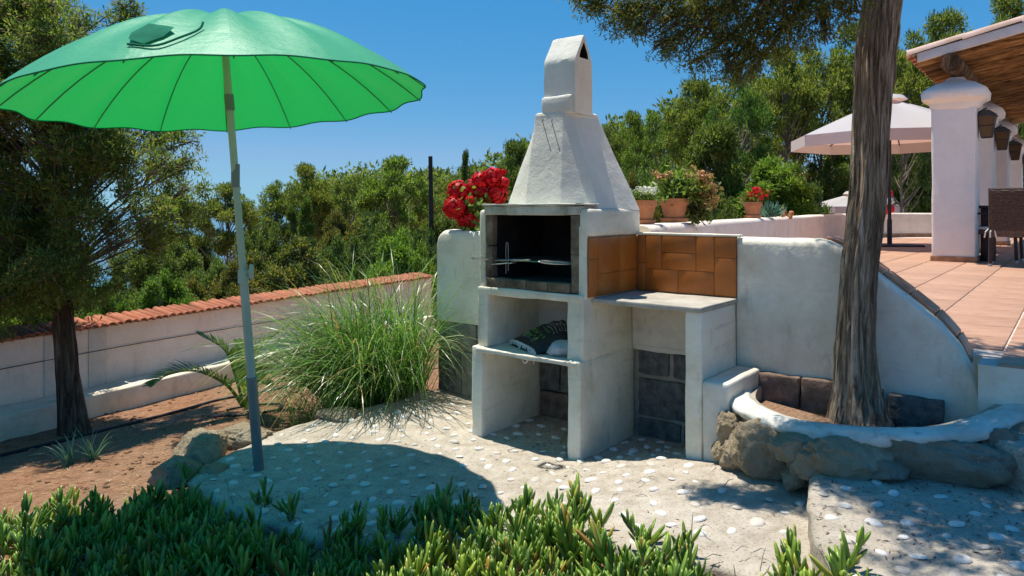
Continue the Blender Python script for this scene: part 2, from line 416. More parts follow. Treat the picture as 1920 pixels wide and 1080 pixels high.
MT['icestem'] = two('pinkish_succulent_stem', (.36, .22, .14), (.50, .36, .22), 20, .6)
MT['petalred'] = leaf('red_petals', [(0, (.42, .003, .006)), (.6, (.72, .008, .012)), (1, (.85, .03, .06))], .25, .5, .3, 1.1)
MT['petalwhite'] = leaf('white_petals', [(0, (.7, .7, .68)), (1, (.86, .86, .84))], .3, .5, .3, 1.0)
MT['petalpeach'] = leaf('peach_petals', [(0, (.55, .27, .12)), (1, (.74, .45, .26))], .3, .5, .3, 1.1)
MT['gleaf'] = leaf('geranium_leaves', [(0, (.07, .13, .02)), (1, (.22, .32, .06))], .35, .5)
MT['agave'] = leaf('blue_green_spikes', [(0, (.06, .14, .10)), (1, (.13, .25, .19))], .2, .5)
def canopy(name, col, tcol, tr, wv=420):
    m = M(name, .42, .5); k = m.noise(2.2, 4)
    m.col(m.mix(m.math('MULTIPLY', k, .25), col, tuple(min(1, q*1.15+.02) for q in col)))
    m.b.inputs['Sheen Weight'].default_value = .35; m.b.inputs['Sheen Roughness'].default_value = .4
    m.bump(m.math('ADD', m.noise(7, 4, .6, m.mapped((1, 1, 2))), m.math('MULTIPLY', m.noise(wv, 2), .12)), .3, .025)
    return m.translucent(tcol, tr).mat
MT['green'] = canopy('green_parasol_fabric', (.05, .56, .27), (.003, .42, .07), .40)
MT['greenrib'] = canopy('green_rib', (.03, .30, .14), (.005, .25, .06), .3)
MT['greentrim'] = two('dark_green_trim', (.008, .13, .07), (.012, .18, .095), 20, .9, .2, spec=.1)
MT['creamcloth'] = canopy('cream_parasol_fabric', (.80, .78, .74), (.68, .36, .26), .42)
MT['pole'] = two('pale_green_painted_steel', (.30, .42, .33), (.36, .48, .39), 5, .4, .05, spec=.5)
MT['poledark'] = two('grey_green_steel_sleeve', (.12, .16, .155), (.17, .215, .205), 5, .45, .05, spec=.5)
MT['steel'] = M('wire_steel', .35, .5).col((.42, .43, .42)).mat; MT['steel'].node_tree.nodes['Principled BSDF'].inputs['Metallic'].default_value = .85
MT['dark'] = two('dark_metal', (.03, .03, .032), (.06, .06, .062), 9, .5, .1)
MT['wicker'] = two('brown_wicker', (.055, .035, .026), (.15, .10, .075), 60, .6, .4, 200, .003)
MT['darkwood'] = two('dark_stained_wood', (.022, .012, .012), (.05, .03, .028), 9, .4, .2)
MT['cushion'] = two('off_white_cushion', (.62, .58, .52), (.74, .70, .64), 12, .9, .2)
MT['lampglass'] = M('amber_lamp_glass', .25, .5).col((.10, .048, .015)).mat
MT['hose'] = M('black_hose', .45, .4).col((.012, .012, .013)).mat
MT['bagblack'] = two('black_woven_bag', (.010, .011, .014), (.028, .029, .034), 60, .55, .4, 140, .004, .4)
MT['bagwhite'] = two('white_crumpled_sack', (.50, .50, .52), (.72, .72, .74), 12, .6, .8, 22, .03)
MT['inkgreen'] = M('green_print', .6).col((.20, .42, .10)).mat
MT['inkwhite'] = M('white_print', .6).col((.62, .64, .62)).mat
MT['inkyellow'] = M('orange_print', .6).col((.62, .30, .03)).mat
MT['rope'] = two('white_rope', (.55, .53, .50), (.75, .73, .70), 60, .9, .5, 200, .004)
MT['slate'] = two('stone_worktop', (.36, .325, .27), (.50, .46, .39), 7, .8, .3, 40, .006)
MT['redcloth'] = M('red_cloth', .8).col((.62, .02, .02)).mat
MT['fascia'] = plaster('fascia_render', (.66, .64, .62), (.55, .52, .50), .3)
MT['island'] = two('distant_headland', (.07, .11, .12), (.10, .14, .15), .01, .95, 0)
def sea_mat():
    m = M('sea_water', .12, .5); m.col((.012, .09, .17)); m.bump(m.noise(.05, 4), .2, 1.0); return m.mat
MT['sea'] = sea_mat()
MT['shadow_gap'] = MT['soot']

# ================================================================== SETTING: ground, patio, steps, terrace, sea
def build_ground():
    rad = [0.3*(10**(i/18)) for i in range(18)] + [3+.075*i for i in range(110)] + [11.25*(60**(i/60)) for i in range(61)]
    na = 320; vs = []; fs = []
    for r in rad:
        for k in range(na):
            a = 2*PI*k/na; x, y = r*math.sin(a), r*math.cos(a); vs.append((x, y, ground_z(x, y)))
    for i in range(len(rad)-1):
        for k in range(na):
            fs.append((i*na+k, i*na+(k+1) % na, (i+1)*na+(k+1) % na, (i+1)*na+k))
    fs.append(tuple(range(na)))
    fs = [tuple(reversed(f)) for f in fs]
    mb = MB(); mb.add(vs, fs); g = mb.build('ground', MT['soil']); return tag(g, kind='structure')
build_ground()
sea = MB(); n = 96
sea.add([(0, 0, -40)] + [(40000*math.cos(2*PI*k/n), 40000*math.sin(2*PI*k/n), -40) for k in range(n)], [(0, 1+k, 1+(k+1) % n) for k in range(n)])
tag(sea.build('sea', MT['sea'], smooth=False), kind='structure')
hl = MB()
prof = [(180, 0), (230, 5), (280, 9), (330, 12), (370, 13), (395, 10), (420, 6), (450, 3), (480, 0)]
D0 = 9000
rings = []
for px, h in prof:
    x = (px-960)/F*D0; hz = h/F*D0
    rings.append([(x, D0, -45), (x, D0+60, -40+hz*.6+1), (x, D0+500, -40+hz+42), (x, D0+1400, -45)])
hl.loft(rings, closed=False); tag(hl.build('distant_headland', MT['island']), kind='structure')

PATIO = [(-1.70, 3.72), (-1.35, 3.38), (-.9, 3.10), (-.3, 2.92), (.3, 2.72), (.75, 2.45), (.92, 2.1), (1.1, 1.8), (2.4, 1.8), (3.0, 2.6), (3.0, 3.3),
         (1.9, 4.2), (.9, 4.98), (0, 5.7), (-.5, 5.72), (-.78, 5.38), (-1.05, 5.06), (-1.3, 4.8), (-1.52, 4.48), (-1.66, 4.05)]
PC = (0.2, 3.9)
def ray_poly(c, a, poly):
    dx, dy = math.cos(a), math.sin(a); best = None
    for i in range(len(poly)):
        x1, y1 = poly[i]; x2, y2 = poly[(i+1) % len(poly)]
        ex, ey = x2-x1, y2-y1; den = dx*ey-dy*ex
        if abs(den) < 1e-12: continue
        tt = ((x1-c[0])*ey-(y1-c[1])*ex)/den; uu = ((x1-c[0])*dy-(y1-c[1])*dx)/den
        if tt > 0 and -1e-9 <= uu <= 1+1e-9 and (best is None or tt < best): best = tt
    return best or 1
def inside(x, y, poly):
    c = False; j = len(poly)-1
    for i in range(len(poly)):
        xi, yi = poly[i]; xj, yj = poly[j]
        if (yi > y) != (yj > y) and x < (xj-xi)*(y-yi)/(yj-yi)+xi: c = not c
        j = i
    return c
def radial_slab(name, poly, c, zf, zbot, mat, na=360, nr=56, rough=.006, edge=.02, rnd_edge=.025, skirt=.014):
    rings = []
    R = [ray_poly(c, 2*PI*k/na, poly)*(1) for k in range(na)]
    R = [r*(1+edge*mnoise.noise((math.cos(2*PI*k/na)*6, math.sin(2*PI*k/na)*6, .7))) for k, r in enumerate(R)]
    fr = [((i+1)/nr)**.9 for i in range(nr)]
    for i, f in enumerate(fr):
        ring = []
        for k in range(na):
            a = 2*PI*k/na; x, y = c[0]+R[k]*f*math.cos(a), c[1]+R[k]*f*math.sin(a)
            e = max(0, 1-(1-f)*R[k]/rnd_edge) if rnd_edge else 0
            z = zf(x, y) + rough*mnoise.noise((x*9, y*9, 0)) + rough*.6*mnoise.noise((x*27, y*27, 5)) - rnd_edge*.7*e*e
            ring.append((x, y, z))
        rings.append(ring)
    for dz in (.04, .1, .18, .28, .4, .6, 1):
        ring = []
        for k in range(na):
            x, y, z = rings[nr-1][k]; zz = z+(zbot-z)*dz
            o = 1+skirt*(mnoise.noise((x*5, y*5, zz*7))+.5*mnoise.noise((x*15, y*15, zz*15)))
            ring.append((c[0]+(x-c[0])*o, c[1]+(y-c[1])*o, zz))
        rings.append(ring)
    mb = MB(); mb.loft(rings); o = len(mb.v); mb.add([(c[0], c[1], zf(*c))], []); mb.f += [(o, k, (k+1) % na) for k in range(na)]; mb.mi += [0]*na
    return mb.build(name, mat, angle=180)
patio = tag(radial_slab('patio', PATIO, PC, patio_z, -.45, MT['patio']), kind='structure')
STEP = [(1.235, 2.98), (1.10, 2.68), (1.02, 2.42), (.97, 2.155), (.93, 1.85), (.9, 1.55), (3.2, 1.55), (3.2, 2.9), (2.2, 3.2), (1.5, 3.2)]
step_z = lambda x, y: .30 + .006*mnoise.noise((x*2, y*2, 8))
step = tag(radial_slab('stone_step', STEP, (1.9, 2.4), step_z, .05, MT['patio'], 300, 44, .005, .012, .03), kind='structure')
STEP2 = [(1.93, 3.03), (1.98, 2.78), (2.02, 2.2), (2.0, 1.5), (3.6, 1.5), (3.6, 3.0), (2.4, 3.1)]
step2 = tag(radial_slab('upper_step', STEP2, (2.7, 2.4), lambda x, y: .465, .25, MT['patio'], 200, 30, .006, .02, .03), kind='structure')
# pebbles set into the concrete: each one a piece of its slab
peb = []
for i in range(5):
    mb = MB(); n = 9; rr = random.Random(40+i)
    el = rr.uniform(.62, .85); ph = rr.random()*6
    rings = []
    for f, z in ((1.0, -.12), (.93, .22), (.66, .42), (.3, .5)):
        rings.append([(f*math.cos(2*PI*k/n)*(1+.12*math.sin(3*2*PI*k/n+ph)), f*el*math.sin(2*PI*k/n)*(1+.1*math.cos(2*2*PI*k/n+ph)), z) for k in range(n)])
    mb.loft(rings, cap1=True); peb.append(mb.mesh('pebble', MT['pebble'], True, 180))
def scatter_pebbles(parent, test, zf, box, want, dmin, r0, r1, rr):
    pts = []; tries = 0
    while len(pts) < want and tries < 60000:
        tries += 1
        x, y = rr.uniform(box[0], box[1]), rr.uniform(box[2], box[3])
        if not test(x, y) or any((x-a)**2+(y-b)**2 < dmin*dmin for a, b in pts): continue
        pts.append((x, y)); r = (r0+(r1-r0)*rr.random()**1.3)*(1.3 if rr.random() < .12 else 1)
        put('pebble', rr.choice(peb), parent, (x, y, zf(x, y)+.002), (rr.uniform(-.15, .15), rr.uniform(-.15, .15), rr.random()*6.28), (r, r, r*rr.uniform(.42, .75)))
    return len(pts)
def patio_ok(x, y):
    s, t = L(x, y)
    if y < 2.7 or x > 1.6: return False
    if not inside(PC[0]+(x-PC[0])*1.04, PC[1]+(y-PC[1])*1.04, PATIO): return False
    if t > .58 or (-.86 < s < .06 and t > .0 and (-.80 < s < -.70 or -.1 < s < .02 or t > .5)): return False
    if s > .52 and t > .06: return False
    if s > .7 and t > -.25 + .9*max(0, .95-s): return False
    if inside(x+.03, y, STEP): return False
    return True
scatter_pebbles(patio, patio_ok, patio_z, (-1.75, 1.4, 2.7, 5.7), 280, .112, .018, .033, random.Random(5))
def step_ok(x, y):
    if not inside(1.9+(x-1.9)*1.06, 2.4+(y-2.4)*1.06, STEP) or inside(x+.06, y, STEP2): return False
    s, t = L(x, y); return t < -.17 and y > 2.0 and x < 2.1
scatter_pebbles(step, step_ok, step_z, (.9, 2.1, 2.0, 3.1), 62, .105, .019, .036, random.Random(9))
scatter_pebbles(step2, lambda x, y: 2.04 < x < 2.3 and 2.6 < y < 3.0, lambda x, y: .465, (2.0, 2.4, 2.5, 3.0), 7, .1, .02, .034, random.Random(3))

# terrace
PAR = [(.78, 4.62), (.9, 4.9), (1.5, 6.05), (2.3, 7.4), (3.2, 9.0), (4.2, 10.8), (5.3, 12.6), (6.6, 14.6), (7.7, 16.2), (8.6, 17.4), (9.3, 17.9), (10.0, 18.05), (10.55, 18.0)]
TER = [W(1.80, .53)[:2], W(1.80, .78)[:2], W(.2, .78)[:2]] + PAR + [(14, 30), (45, 30), (45, -20), W(45, .53)[:2]]
from mathutils.geometry import tessellate_polygon
def slab_from_poly(name, poly, z0, z1, mats):
    mb = MB(); n = len(poly); tri = tessellate_polygon([[Vector((x, y, 0)) for x, y in poly]])
    mb.add([(x, y, z1) for x, y in poly], [tuple(t) if (Vector(poly[t[1]])-Vector(poly[t[0]])).cross(Vector(poly[t[2]])-Vector(poly[t[0]])) > 0 else tuple(reversed(t)) for t in tri])
    mb.add([(x, y, z) for z in (z0, z1) for x, y in poly], [(k, (k+1) % n, n+(k+1) % n, n+k) for k in range(n)], 1)
    return mb.build(name, mats, smooth=False)
terrace = tag(slab_from_poly('terrace_floor', TER, -.3, .692, [MT['floorgrout'], MT['white']]), kind='structure')
TS = .42
tmb = MB(); tmb.rbox(-TS/2+.006, TS/2-.006, -TS/2+.006, TS/2-.006, -.01, .009, .003, 1, W0 := (lambda a, b, c: (a*U[0]+b*V[0], a*U[1]+b*V[1], c)))
tile_me = tmb.mesh('tile', MT['floortile'], True, 30)
for i in range(-14, 26):
    for j in range(0, 40):
        s, t = 1.03+TS*(i+.5), .53+TS*(j+.5)
        x, y, _ = W(s, t)
        if y < .5: continue
        px = 960+F*x/y
        if not (1500 < px < (2500 if y < 8 else 1990)) or y > 17 or y < 1.5: continue
        if not all(inside(*W(s+a*TS*.5, t+b*TS*.5)[:2], TER) for a in (-1, 1) for b in (-1, 1)): continue
        put('tile', tile_me, terrace, (x, y, .692 + rnd.uniform(0, .0015)))
# terrace front riser cap in tile colour

def path_pts(P, n):
    P = [Vector(p) for p in P]; out = []
    for i in range(n+1):
        f = i/n*(len(P)-1); k = min(int(f), len(P)-2); u = f-k
        p0, p1, p2, p3 = P[max(k-1, 0)], P[k], P[k+1], P[min(k+2, len(P)-1)]
        out.append(.5*((2*p1)+(p2-p0)*u+(2*p0-5*p1+4*p2-p3)*u*u+(3*p1-p0-3*p2+p3)*u**3))
    return out
# low pink parapet that curves round the terrace
par = thing('parapet_wall', 'long low pinkish parapet wall curving round the tiled terrace', 'wall', loc=(5, 12, .7))
pp = path_pts([(x, y, 0) for x, y in PAR], 90)
rings = []
for i, p in enumerate(pp):
    d = (pp[min(i+1, 90)]-pp[max(i-1, 0)]).normalized(); nn = Vector((-d.y, d.x, 0)); r = .05
    zt = 1.29 + .006*mnoise.noise((p.x, p.y, 2))
    cs = [(-.11, -.3), (-.11, zt-r)] + [(-.11+r-r*math.cos(a), zt-r+r*math.sin(a)) for a in (.5, 1.0, PI/2)] + [(.11-r+r*math.cos(a), zt-r+r*math.sin(a)) for a in (PI/2, 1.0, .5)] + [(.11, zt-r), (.11, -.3)]
    rings.append([p+nn*a+Vector((0, 0, z)) for a, z in cs])
mb = MB(); mb.loft(rings, cap0=True, cap1=True); o = mb.build('wall_body', MT['pink']); o.parent = par; o.location = -par.location
rings = [[p+Vector((d2*.0, 0, 0))+((pp[min(i+1, 90)]-pp[max(i-1, 0)]).normalized().cross(Vector((0, 0, 1))))*q+Vector((0, 0, z)) for q, z in ((.11, .69), (.128, .69), (.128, .78), (.11, .78))] for i, p in enumerate(pp) for d2 in (0,) if i > 45]
mb = MB(); mb.loft(rings, cap0=True, cap1=True); o = mb.build('skirting', MT['brownedge'], smooth=False); o.parent = par; o.location = -par.location

# ================================================================== barbecue
bbq = thing('barbecue', 'whitewashed masonry barbecue with black firebox and tall tapering chimney hood', 'barbecue', loc=W(-.4, .3, 0))
def sub(mb, name, mats, parent, **k):
    o = mb.build(name, mats, None, **k); root = parent
    loc = Vector((0, 0, 0))
    q = parent
    while q is not None: loc += q.location; q = q.parent
    o.parent = parent; o.location = -loc; return o
def bpart(name, mats, *boxes, **k):
    mb = MB()
    for b in boxes: mb.rbox(*b[:6], b[6] if len(b) > 6 else .01, .05, W, .006, 7.0)
    return sub(mb, name, mats, bbq, **k)
for a in (-.796, -.083): bpart('leg', MT['white'], (a, a+.083, 0, .62, -.08, .552, .010))
bpart('shelf', MT['cream'], (-.752, -.02, -.014, .60, .523, .546, .004))
bpart('side_wall', MT['white'], (-.775, -.697, .035, .62, .545, .89, .010)); bpart('side_wall', MT['white'], (-.11, -.002, .035, .62, .545, .90, .010))
bpart('hearth_slab', MT['white'], (-.774, -.004, .03, .60, .872, .917, .006))
bpart('back_panel', MT['cream'], (-.70, -.1, .575, .615, .54, .885, .004))
bpart('jamb', MT['white'], (-.782, -.725, .05, .62, .90, 1.392, .022)); bpart('jamb', MT['white'], (-.041, .012, .05, .62, .895, 1.30, .006))
bpart('shoulder', MT['white'], (-.045, .030, .048, .655, 1.240, 1.402, .030))
bpart('lintel', MT['stained'], (-.728, -.028, .042, .16, 1.362, 1.416, .006))
bpart('lintel_slab', MT['stained'], (-.74, .004, .032, .20, 1.4165, 1.428, .003))
# firebox: brick lined and black with soot
mb = MB()
mb.box(-.67, -.095, .585, .60, .95, 1.43, W); mb.box(-.685, -.67, .10, .60, .95, 1.43, W); mb.box(-.095, -.08, .10, .60, .95, 1.43, W)
mb.box(-.67, -.095, .16, .585, 1.405, 1.425, W)
sub(mb, 'firebox_lining', MT['soot'], bbq, smooth=False)
mb = MB(); mb.box(-.67, -.095, .11, .585, .918, .957, W); sub(mb, 'firebox_floor', MT['ash'], bbq, smooth=False)
for (a0, a1) in ((-.705, -.56), (-.555, -.405), (-.40, -.25), (-.245, -.10)): bpart('firebrick', MT['firebrick'], (a0, a1, .038, .105, .919, .974+rnd.uniform(-.002, .002), .004))
for a0, a1 in ((-.7245, -.672), (-.095, -.0415)):
    zz = .978 if a0 < -.5 else .919
    for k in range(2):
        z1 = zz+(1.361-zz)*(.5 if k == 0 else 1); z0 = zz+(1.361-zz)*(.0 if k == 0 else .5)+.003
        bpart('firebrick', MT['firebrick'], (a0, a1, .052, .12, z0, z1, .004))
# hood: a flared eight-sided skirt rising to a narrow neck
base = [(-.70, .22), (-.46, .10), (-.20, .10), (.004, .20), (.030, .64), (-.72, .64)]
top = [(-.472, .25), (-.455, .198), (-.246, .198), (-.200, .235), (-.165, .47), (-.472, .47)]
def rounded(poly, r, n=3):
    out = []
    for i in range(len(poly)):
        p0, p, p1 = Vector(poly[i-1]), Vector(poly[i]), Vector(poly[(i+1) % len(poly)])
        a = (p0-p); b = (p1-p); ra = min(r, a.length*.3); rb = min(r, b.length*.3)
        A, B2 = p+a.normalized()*ra, p+b.normalized()*rb
        for k in range(n+1):
            u = k/n; out.append(A*(1-u)**2+p*2*u*(1-u)+B2*u*u)
        nseg = max(1, int((b.length-ra-rb)/.06)); q = p1-b.normalized()*rb
    return out
rings = []
NZ = 14
for i in range(NZ+1):
    f = i/NZ; z = 1.392+(1.945-1.392)*f; g = f
    pol = [Vector(a).lerp(Vector(b), g) for a, b in zip(base, top)]
    rg = rounded(pol, .007)
    dense = []
    for k in range(len(rg)):
        a, b = rg[k], rg[(k+1) % len(rg)]; dense += [a]
        if (k % 4) == 3: dense += [a.lerp(b, .25), a.lerp(b, .5), a.lerp(b, .75)]
    rings.append([(p.x, p.y, z) for p in dense])
cx, cy = -.33, .33
def nz(p, amp=.0035, fq=7):
    d = Vector((p[0]-cx, p[1]-cy, 0)).normalized()*amp*mnoise.noise((p[0]*fq, p[1]*fq, p[2]*fq)); return W(p[0]+d.x, p[1]+d.y, p[2])
last = rings[-1]
for sc, z in ((.995, 1.962), (.97, 1.975), (.9, 1.983)): rings.append([(cx+(x-cx)*sc, cy+(y-cy)*sc, z) for x, y, _ in last])
mb = MB(); mb.loft([[nz(p) for p in r] for r in rings], cap1=True); hood = sub(mb, 'hood', MT['clean'], bbq, angle=12)
bpart('neck_ring', MT['clean'], (-.412, -.190, .200, .435, 1.965, 2.078, .020))
# chimney shaft with a pitched cap, open at both gables
shaft = MB(); s0, s1, t0, t1, zb, ze, zr = -.400, -.177, .220, .416, 1.97, 2.292, 2.452
tm = (t0+t1)/2; ti = .030
out = [(t0, zb), (t0, ze), (tm, zr), (t1, ze), (t1, zb)]
nseg = 8
cs = []
def edge_pts(a, b, n):
    ln = math.hypot(b[0]-a[0], b[1]-a[1]); e = .016/ln; fr_ = [0, e]+[e+(1-2*e)*k/n for k in range(1, n)]+[1-e]
    return [(a[0]+(b[0]-a[0])*k, a[1]+(b[1]-a[1])*k) for k in fr_]
loop = edge_pts(out[0], out[1], 6)[:-0 or None] + edge_pts(out[1], out[2], 4) + edge_pts(out[2], out[3], 4) + edge_pts(out[3], out[4], 6) + [out[4]]
def soften(lp):
    q = [lp[0]]
    for i in range(1, len(lp)-1): q.append((lp[i][0]*.6+.2*(lp[i-1][0]+lp[i+1][0]), lp[i][1]*.6+.2*(lp[i-1][1]+lp[i+1][1])))
    return q+[lp[-1]]
loop = soften(loop)
rings = []
for k in range(nseg+1):
    s = s0+(s1-s0)*k/nseg; e = .004 if k in (0, nseg) else 0
    rings.append([nz((s, t+(tm-t)*e*8, z-e), .005, 9) for t, z in loop])
shaft.loft(rings, closed=False)
hole = [(tm-.050, ze+.010), (tm-.040, ze+.045), (tm, zr-.050), (tm+.040, ze+.045), (tm+.050, ze+.010)]
for side, s in ((-1, s0), (1, s1)):
    n1 = len(loop); vs = [rings[0][k] if side < 0 else rings[-1][k] for k in range(n1)] + [W(s, a, b) for a, b in hole] + [W(s-side*.10, tm+(a-tm)*.9, b) for a, b in hole]
    # gable as a fan between the outline and the hole
    h = len(hole); fs = []
    anchors = [min(range(n1), key=lambda q: (loop[q][0]-hole[i][0])**2+(loop[q][1]-hole[i][1])**2) for i in range(h)]
    for i in range(h-1):
        for q in range(anchors[i], anchors[i+1]): fs.append((q, q+1, n1+i))
        fs.append((anchors[i+1], n1+i+1, n1+i))
    for q in range(0, anchors[0]): fs.append((q, q+1, n1))
    for q in range(anchors[-1], n1-1): fs.append((q, q+1, n1+h-1))
    fs.append((n1+h-1, n1, 0, n1-1) if True else ())
    shaft.add(vs, [f if side > 0 else tuple(reversed(f)) for f in fs])
    shaft.add(vs, [(n1+i, n1+(i+1) % h, n1+h+(i+1) % h, n1+h+i) for i in range(h)] + [tuple(n1+h+i for i in range(h))], 1)
chim = sub(shaft, 'chimney', [MT['clean'], MT['soot']], bbq, angle=22)
# orange glazed tiles on the barbecue's side
def tile_piece(parent, fr, a0, a1, c0, c1, depth0, depth1, mat='orange'):
    mb = MB(); g = .0012; mb.rbox(a0+g, a1-g, depth0, depth1, c0+g, c1-g, .003, 1, fr); return sub(mb, 'tile', MT[mat], parent, angle=30)
side_fr = lambda a, b, c: W(b, a, c)
mb = MB(); mb.box(.012, .020, .055, .612, .905, 1.241, W); sub(mb, 'tile_bed', MT['grout'], bbq, smooth=False)
def tz(f): return 1.239-f*(1.239-.902)
for a, b, c, d in ((0, .19, 0, .36), (0, .19, .36, 1), (.19, .62, 0, .62), (.62, 1, 0, .62), (.19, .62, .62, 1), (.62, 1, .62, 1)):
    mb = MB(); g = .0012; y0, y1 = .055+.553*a, .055+.553*b
    mb.rbox(.016, .0255, y0+g, y1-g, tz(d)+g, tz(c)-g, .003, 1, W); sub(mb, 'tile', MT['orange'], bbq, angle=30)
# grey block infill behind the legs
for a0, a1, z0, z1 in ((-.71, -.40, .0, .17), (-.39, -.09, .0, .17), (-.71, -.55, .185, .36), (-.54, -.23, .185, .36), (-.22, -.09, .185, .36), (-.71, -.39, .375, .52), (-.38, -.09, .375, .52)):
    mb = MB(); mb.rbox(a0, a1, .60, .635, z0, z1, .006, .1, W, .006, 14); sub(mb, 'block', MT['block' if rnd.random() < .6 else 'blockbrown'], bbq)

# ================================================================== counter beside the barbecue
ctr = thing('counter', 'whitewashed masonry counter with stone worktop beside the barbecue', 'counter', loc=W(.35, .35, 0))
def cpart(name, mat, *a, **k):
    mb = MB(); mb.rbox(*a[:6], a[6], .05, W, .005, 7.0, warp=k.get('warp')); return sub(mb, name, MT[mat], ctr)
cpart('worktop', 'slate', .006, .655, .112, .612, .868, .896, .006)
cpart('pier', 'white', .562, .651, .125, .60, -.05, .868, .008)
cpart('pier_base', 'cream', .6515, .79, .125, .60, -.05, .525, .018)
cpart('wall_panel', 'cream', .004, .56, .585, .612, .57, .868, .004)

# ================================================================== plastered retaining wall that swoops down past the planter
gw = thing('garden_wall', 'whitewashed retaining wall behind the barbecue swooping down towards the planter', 'wall', loc=W(.2, .7, 0))
ZT = [(-2, 1.235), (1.06, 1.235), (1.12, 1.230), (1.20, 1.195), (1.30, 1.118), (1.38, 1.056), (1.50, .965), (1.634, .853), (1.72, .745), (1.78, .61), (1.81, .475), (1.84, .34), (2.2, .30)]
def zt(s):
    for (a, za), (b, zb2) in zip(ZT, ZT[1:]):
        if a <= s <= b: return za+(zb2-za)*(s-a)/(b-a)
    return 1.235
def wall_loft(slist, zb, name, tb=.84, capl=True, capr=True, endround=False):
    rings = []
    for s in slist:
        e = 0
        top_z = zt(s)
        if endround:
            q = s-slist[0]; rr_ = .075
            if q < rr_: top_z -= rr_-math.sqrt(max(0, rr_*rr_-(rr_-q)**2))
        r = .04; f0 = .62; rows = max(3, int((top_z-zb)/.07)); rows = 14
        cs = [(f0, zb+(top_z-r-zb)*k/rows) for k in range(rows+1)]
        cs += [(f0+r-r*math.cos(a), top_z-r+r*math.sin(a)) for a in (.4, .8, 1.2, PI/2)] + [(f0+(tb-f0)*.5, top_z+.004)]
        cs += [(tb-r+r*math.cos(a), top_z-r+r*math.sin(a)) for a in (PI/2, 1.0, .5, 0)] + [(tb, zb)]
        ring = []
        for t, z in cs:
            d = .007*mnoise.noise((s*4, z*4, 7.7))+.003*mnoise.noise((s*13, z*13, 1.7))
            ring.append(W(s, t+(d if t < .7 else 0), z+(d if t >= .66 else 0)))
        rings.append(ring)
    mb = MB(); mb.loft(rings, closed=True, cap0=capl, cap1=capr); return sub(mb, name, MT['white'], gw)
wall_loft([-1.69+.012*i for i in range(8)]+[-1.59+.06*i for i in range(38)], .55, 'upper_wall', endround=True)
wall_loft([.646+.03*i for i in range(34)]+[1.67+.012*i for i in range(17)], -.05, 'swept_wall')
mb = MB(); mb.box(-1.68, .655, .645, .80, -.1, .552, W); sub(mb, 'mortar_core', MT['mortar'], gw, smooth=False)
def blk(s0_, s1_, z0, z1, mat): mb = MB(); mb.rbox(s0_, s1_, .628, .66, z0, z1, .008, .06, W, .010, 16); sub(mb, 'block', MT[mat], gw)
for s0_, s1_, z0, z1, m_ in ((-1.685, -1.31, .355, .548, 'blockpale'), (-1.30, -.93, .355, .548, 'blockpale'), (-.92, -.80, .355, .548, 'blockpale'),
                             (-1.685, -1.46, .02, .335, 'block'), (-1.44, -1.06, .02, .335, 'blockpale'), (-1.04, -.80, .02, .335, 'block'),
                             (.02, .225, .385, .53, 'block'), (.255, .56, .385, .53, 'block'), (.02, .40, .13, .36, 'block'), (.43, .56, .13, .36, 'block'), (.02, .30, -.06, .11, 'block'), (.32, .56, -.06, .11, 'block')):
    blk(s0_, s1_, z0, z1, m_)
mb = MB(); mb.rbox(.002, .56, .600, .63, .535, .572, .008, .05, W, .012, 12); sub(mb, 'plaster_lip', MT['cream'], gw)
mb = MB(); mb.box(.030, .65, .606, .6195, .898, 1.241, W); sub(mb, 'tile_bed', MT['grout'], gw, smooth=False)
for a, b, c, d in ((0, .093, 0, .5), (0, .093, .5, 1), (.093, .263, 0, .6), (.263, .615, 0, .3), (.263, .615, .3, .6), (.615, .793, 0, .6), (.793, 1, 0, .35), (.793, 1, .35, 1), (.093, .434, .6, 1), (.434, .793, .6, 1)):
    tile_piece(gw, W, .028+.622*a, .028+.622*b, tz(d)-.001, tz(c), .601, .612)
mb = MB(); mb.rbox(.018, .668, .600, .66, 1.2395, 1.254, .005, .06, W, .003); sub(mb, 'coping', MT['white'], gw)
bs = [1.10, 1.24, 1.38, 1.50, 1.61, 1.70, 1.76]
for a, b in zip(bs, bs[1:]):
    def wp(s, t, z): return (s, t, z+zt(s))
    mb = MB(); mb.rbox(a+.002, b-.002, .700, .885, -.03, .020, .006, .03, W, warp=wp); sub(mb, 'edge_tile', MT['brownedge'], gw)

# ================================================================== planter ring of boulders
pl = thing('stone_planter', 'curved planter of rough boulders with a thick whitewashed rim round a tree', 'planter', loc=W(1.35, .3, .2))
RIM = [(.735, .60, .435), (.745, .46, .435), (.82, .24, .432), (.98, .07, .432), (1.19, -.035, .44), (1.4, -.035, .455), (1.6, .01, .47), (1.76, .12, .49), (1.865, .30, .51), (1.93, .5, .522), (1.96, .64, .525)]
rp = path_pts(RIM, 110); rings = []
for i, p in enumerate(rp):
    d = (rp[min(i+1, 110)]-rp[max(i-1, 0)]); d.z = 0; d.normalize(); nn = Vector((d.y, -d.x, 0))
    ring = []
    for k in range(16):
        a = 2*PI*k/16; ca, sa = math.cos(a), math.sin(a)
        ra = .066*(abs(ca)**.8)*(1 if ca > 0 else -1); rb = (.026 if sa > 0 else .040)*sa
        lump = 1+.22*mnoise.noise((p.x*5+ca, p.y*5, sa*1.2))+.16*mnoise.noise((p.x*14+ca*2, p.y*14, sa*2))+.08*mnoise.noise((p.x*33+ca*4, p.y*33, sa*4))
        if sa < -.1 and ca > .1: rb *= 0.9+1.3*max(0, mnoise.noise((p.x*7, p.y*7, 4)))+.3
        q = p+nn*(ra*lump+.008); ring.append(W(q.x, q.y, p.z+rb*lump-.012))
    rings.append(ring)
mb = MB(); mb.loft(rings, cap0=True, cap1=True); sub(mb, 'rim', MT['rim'], pl, angle=180)
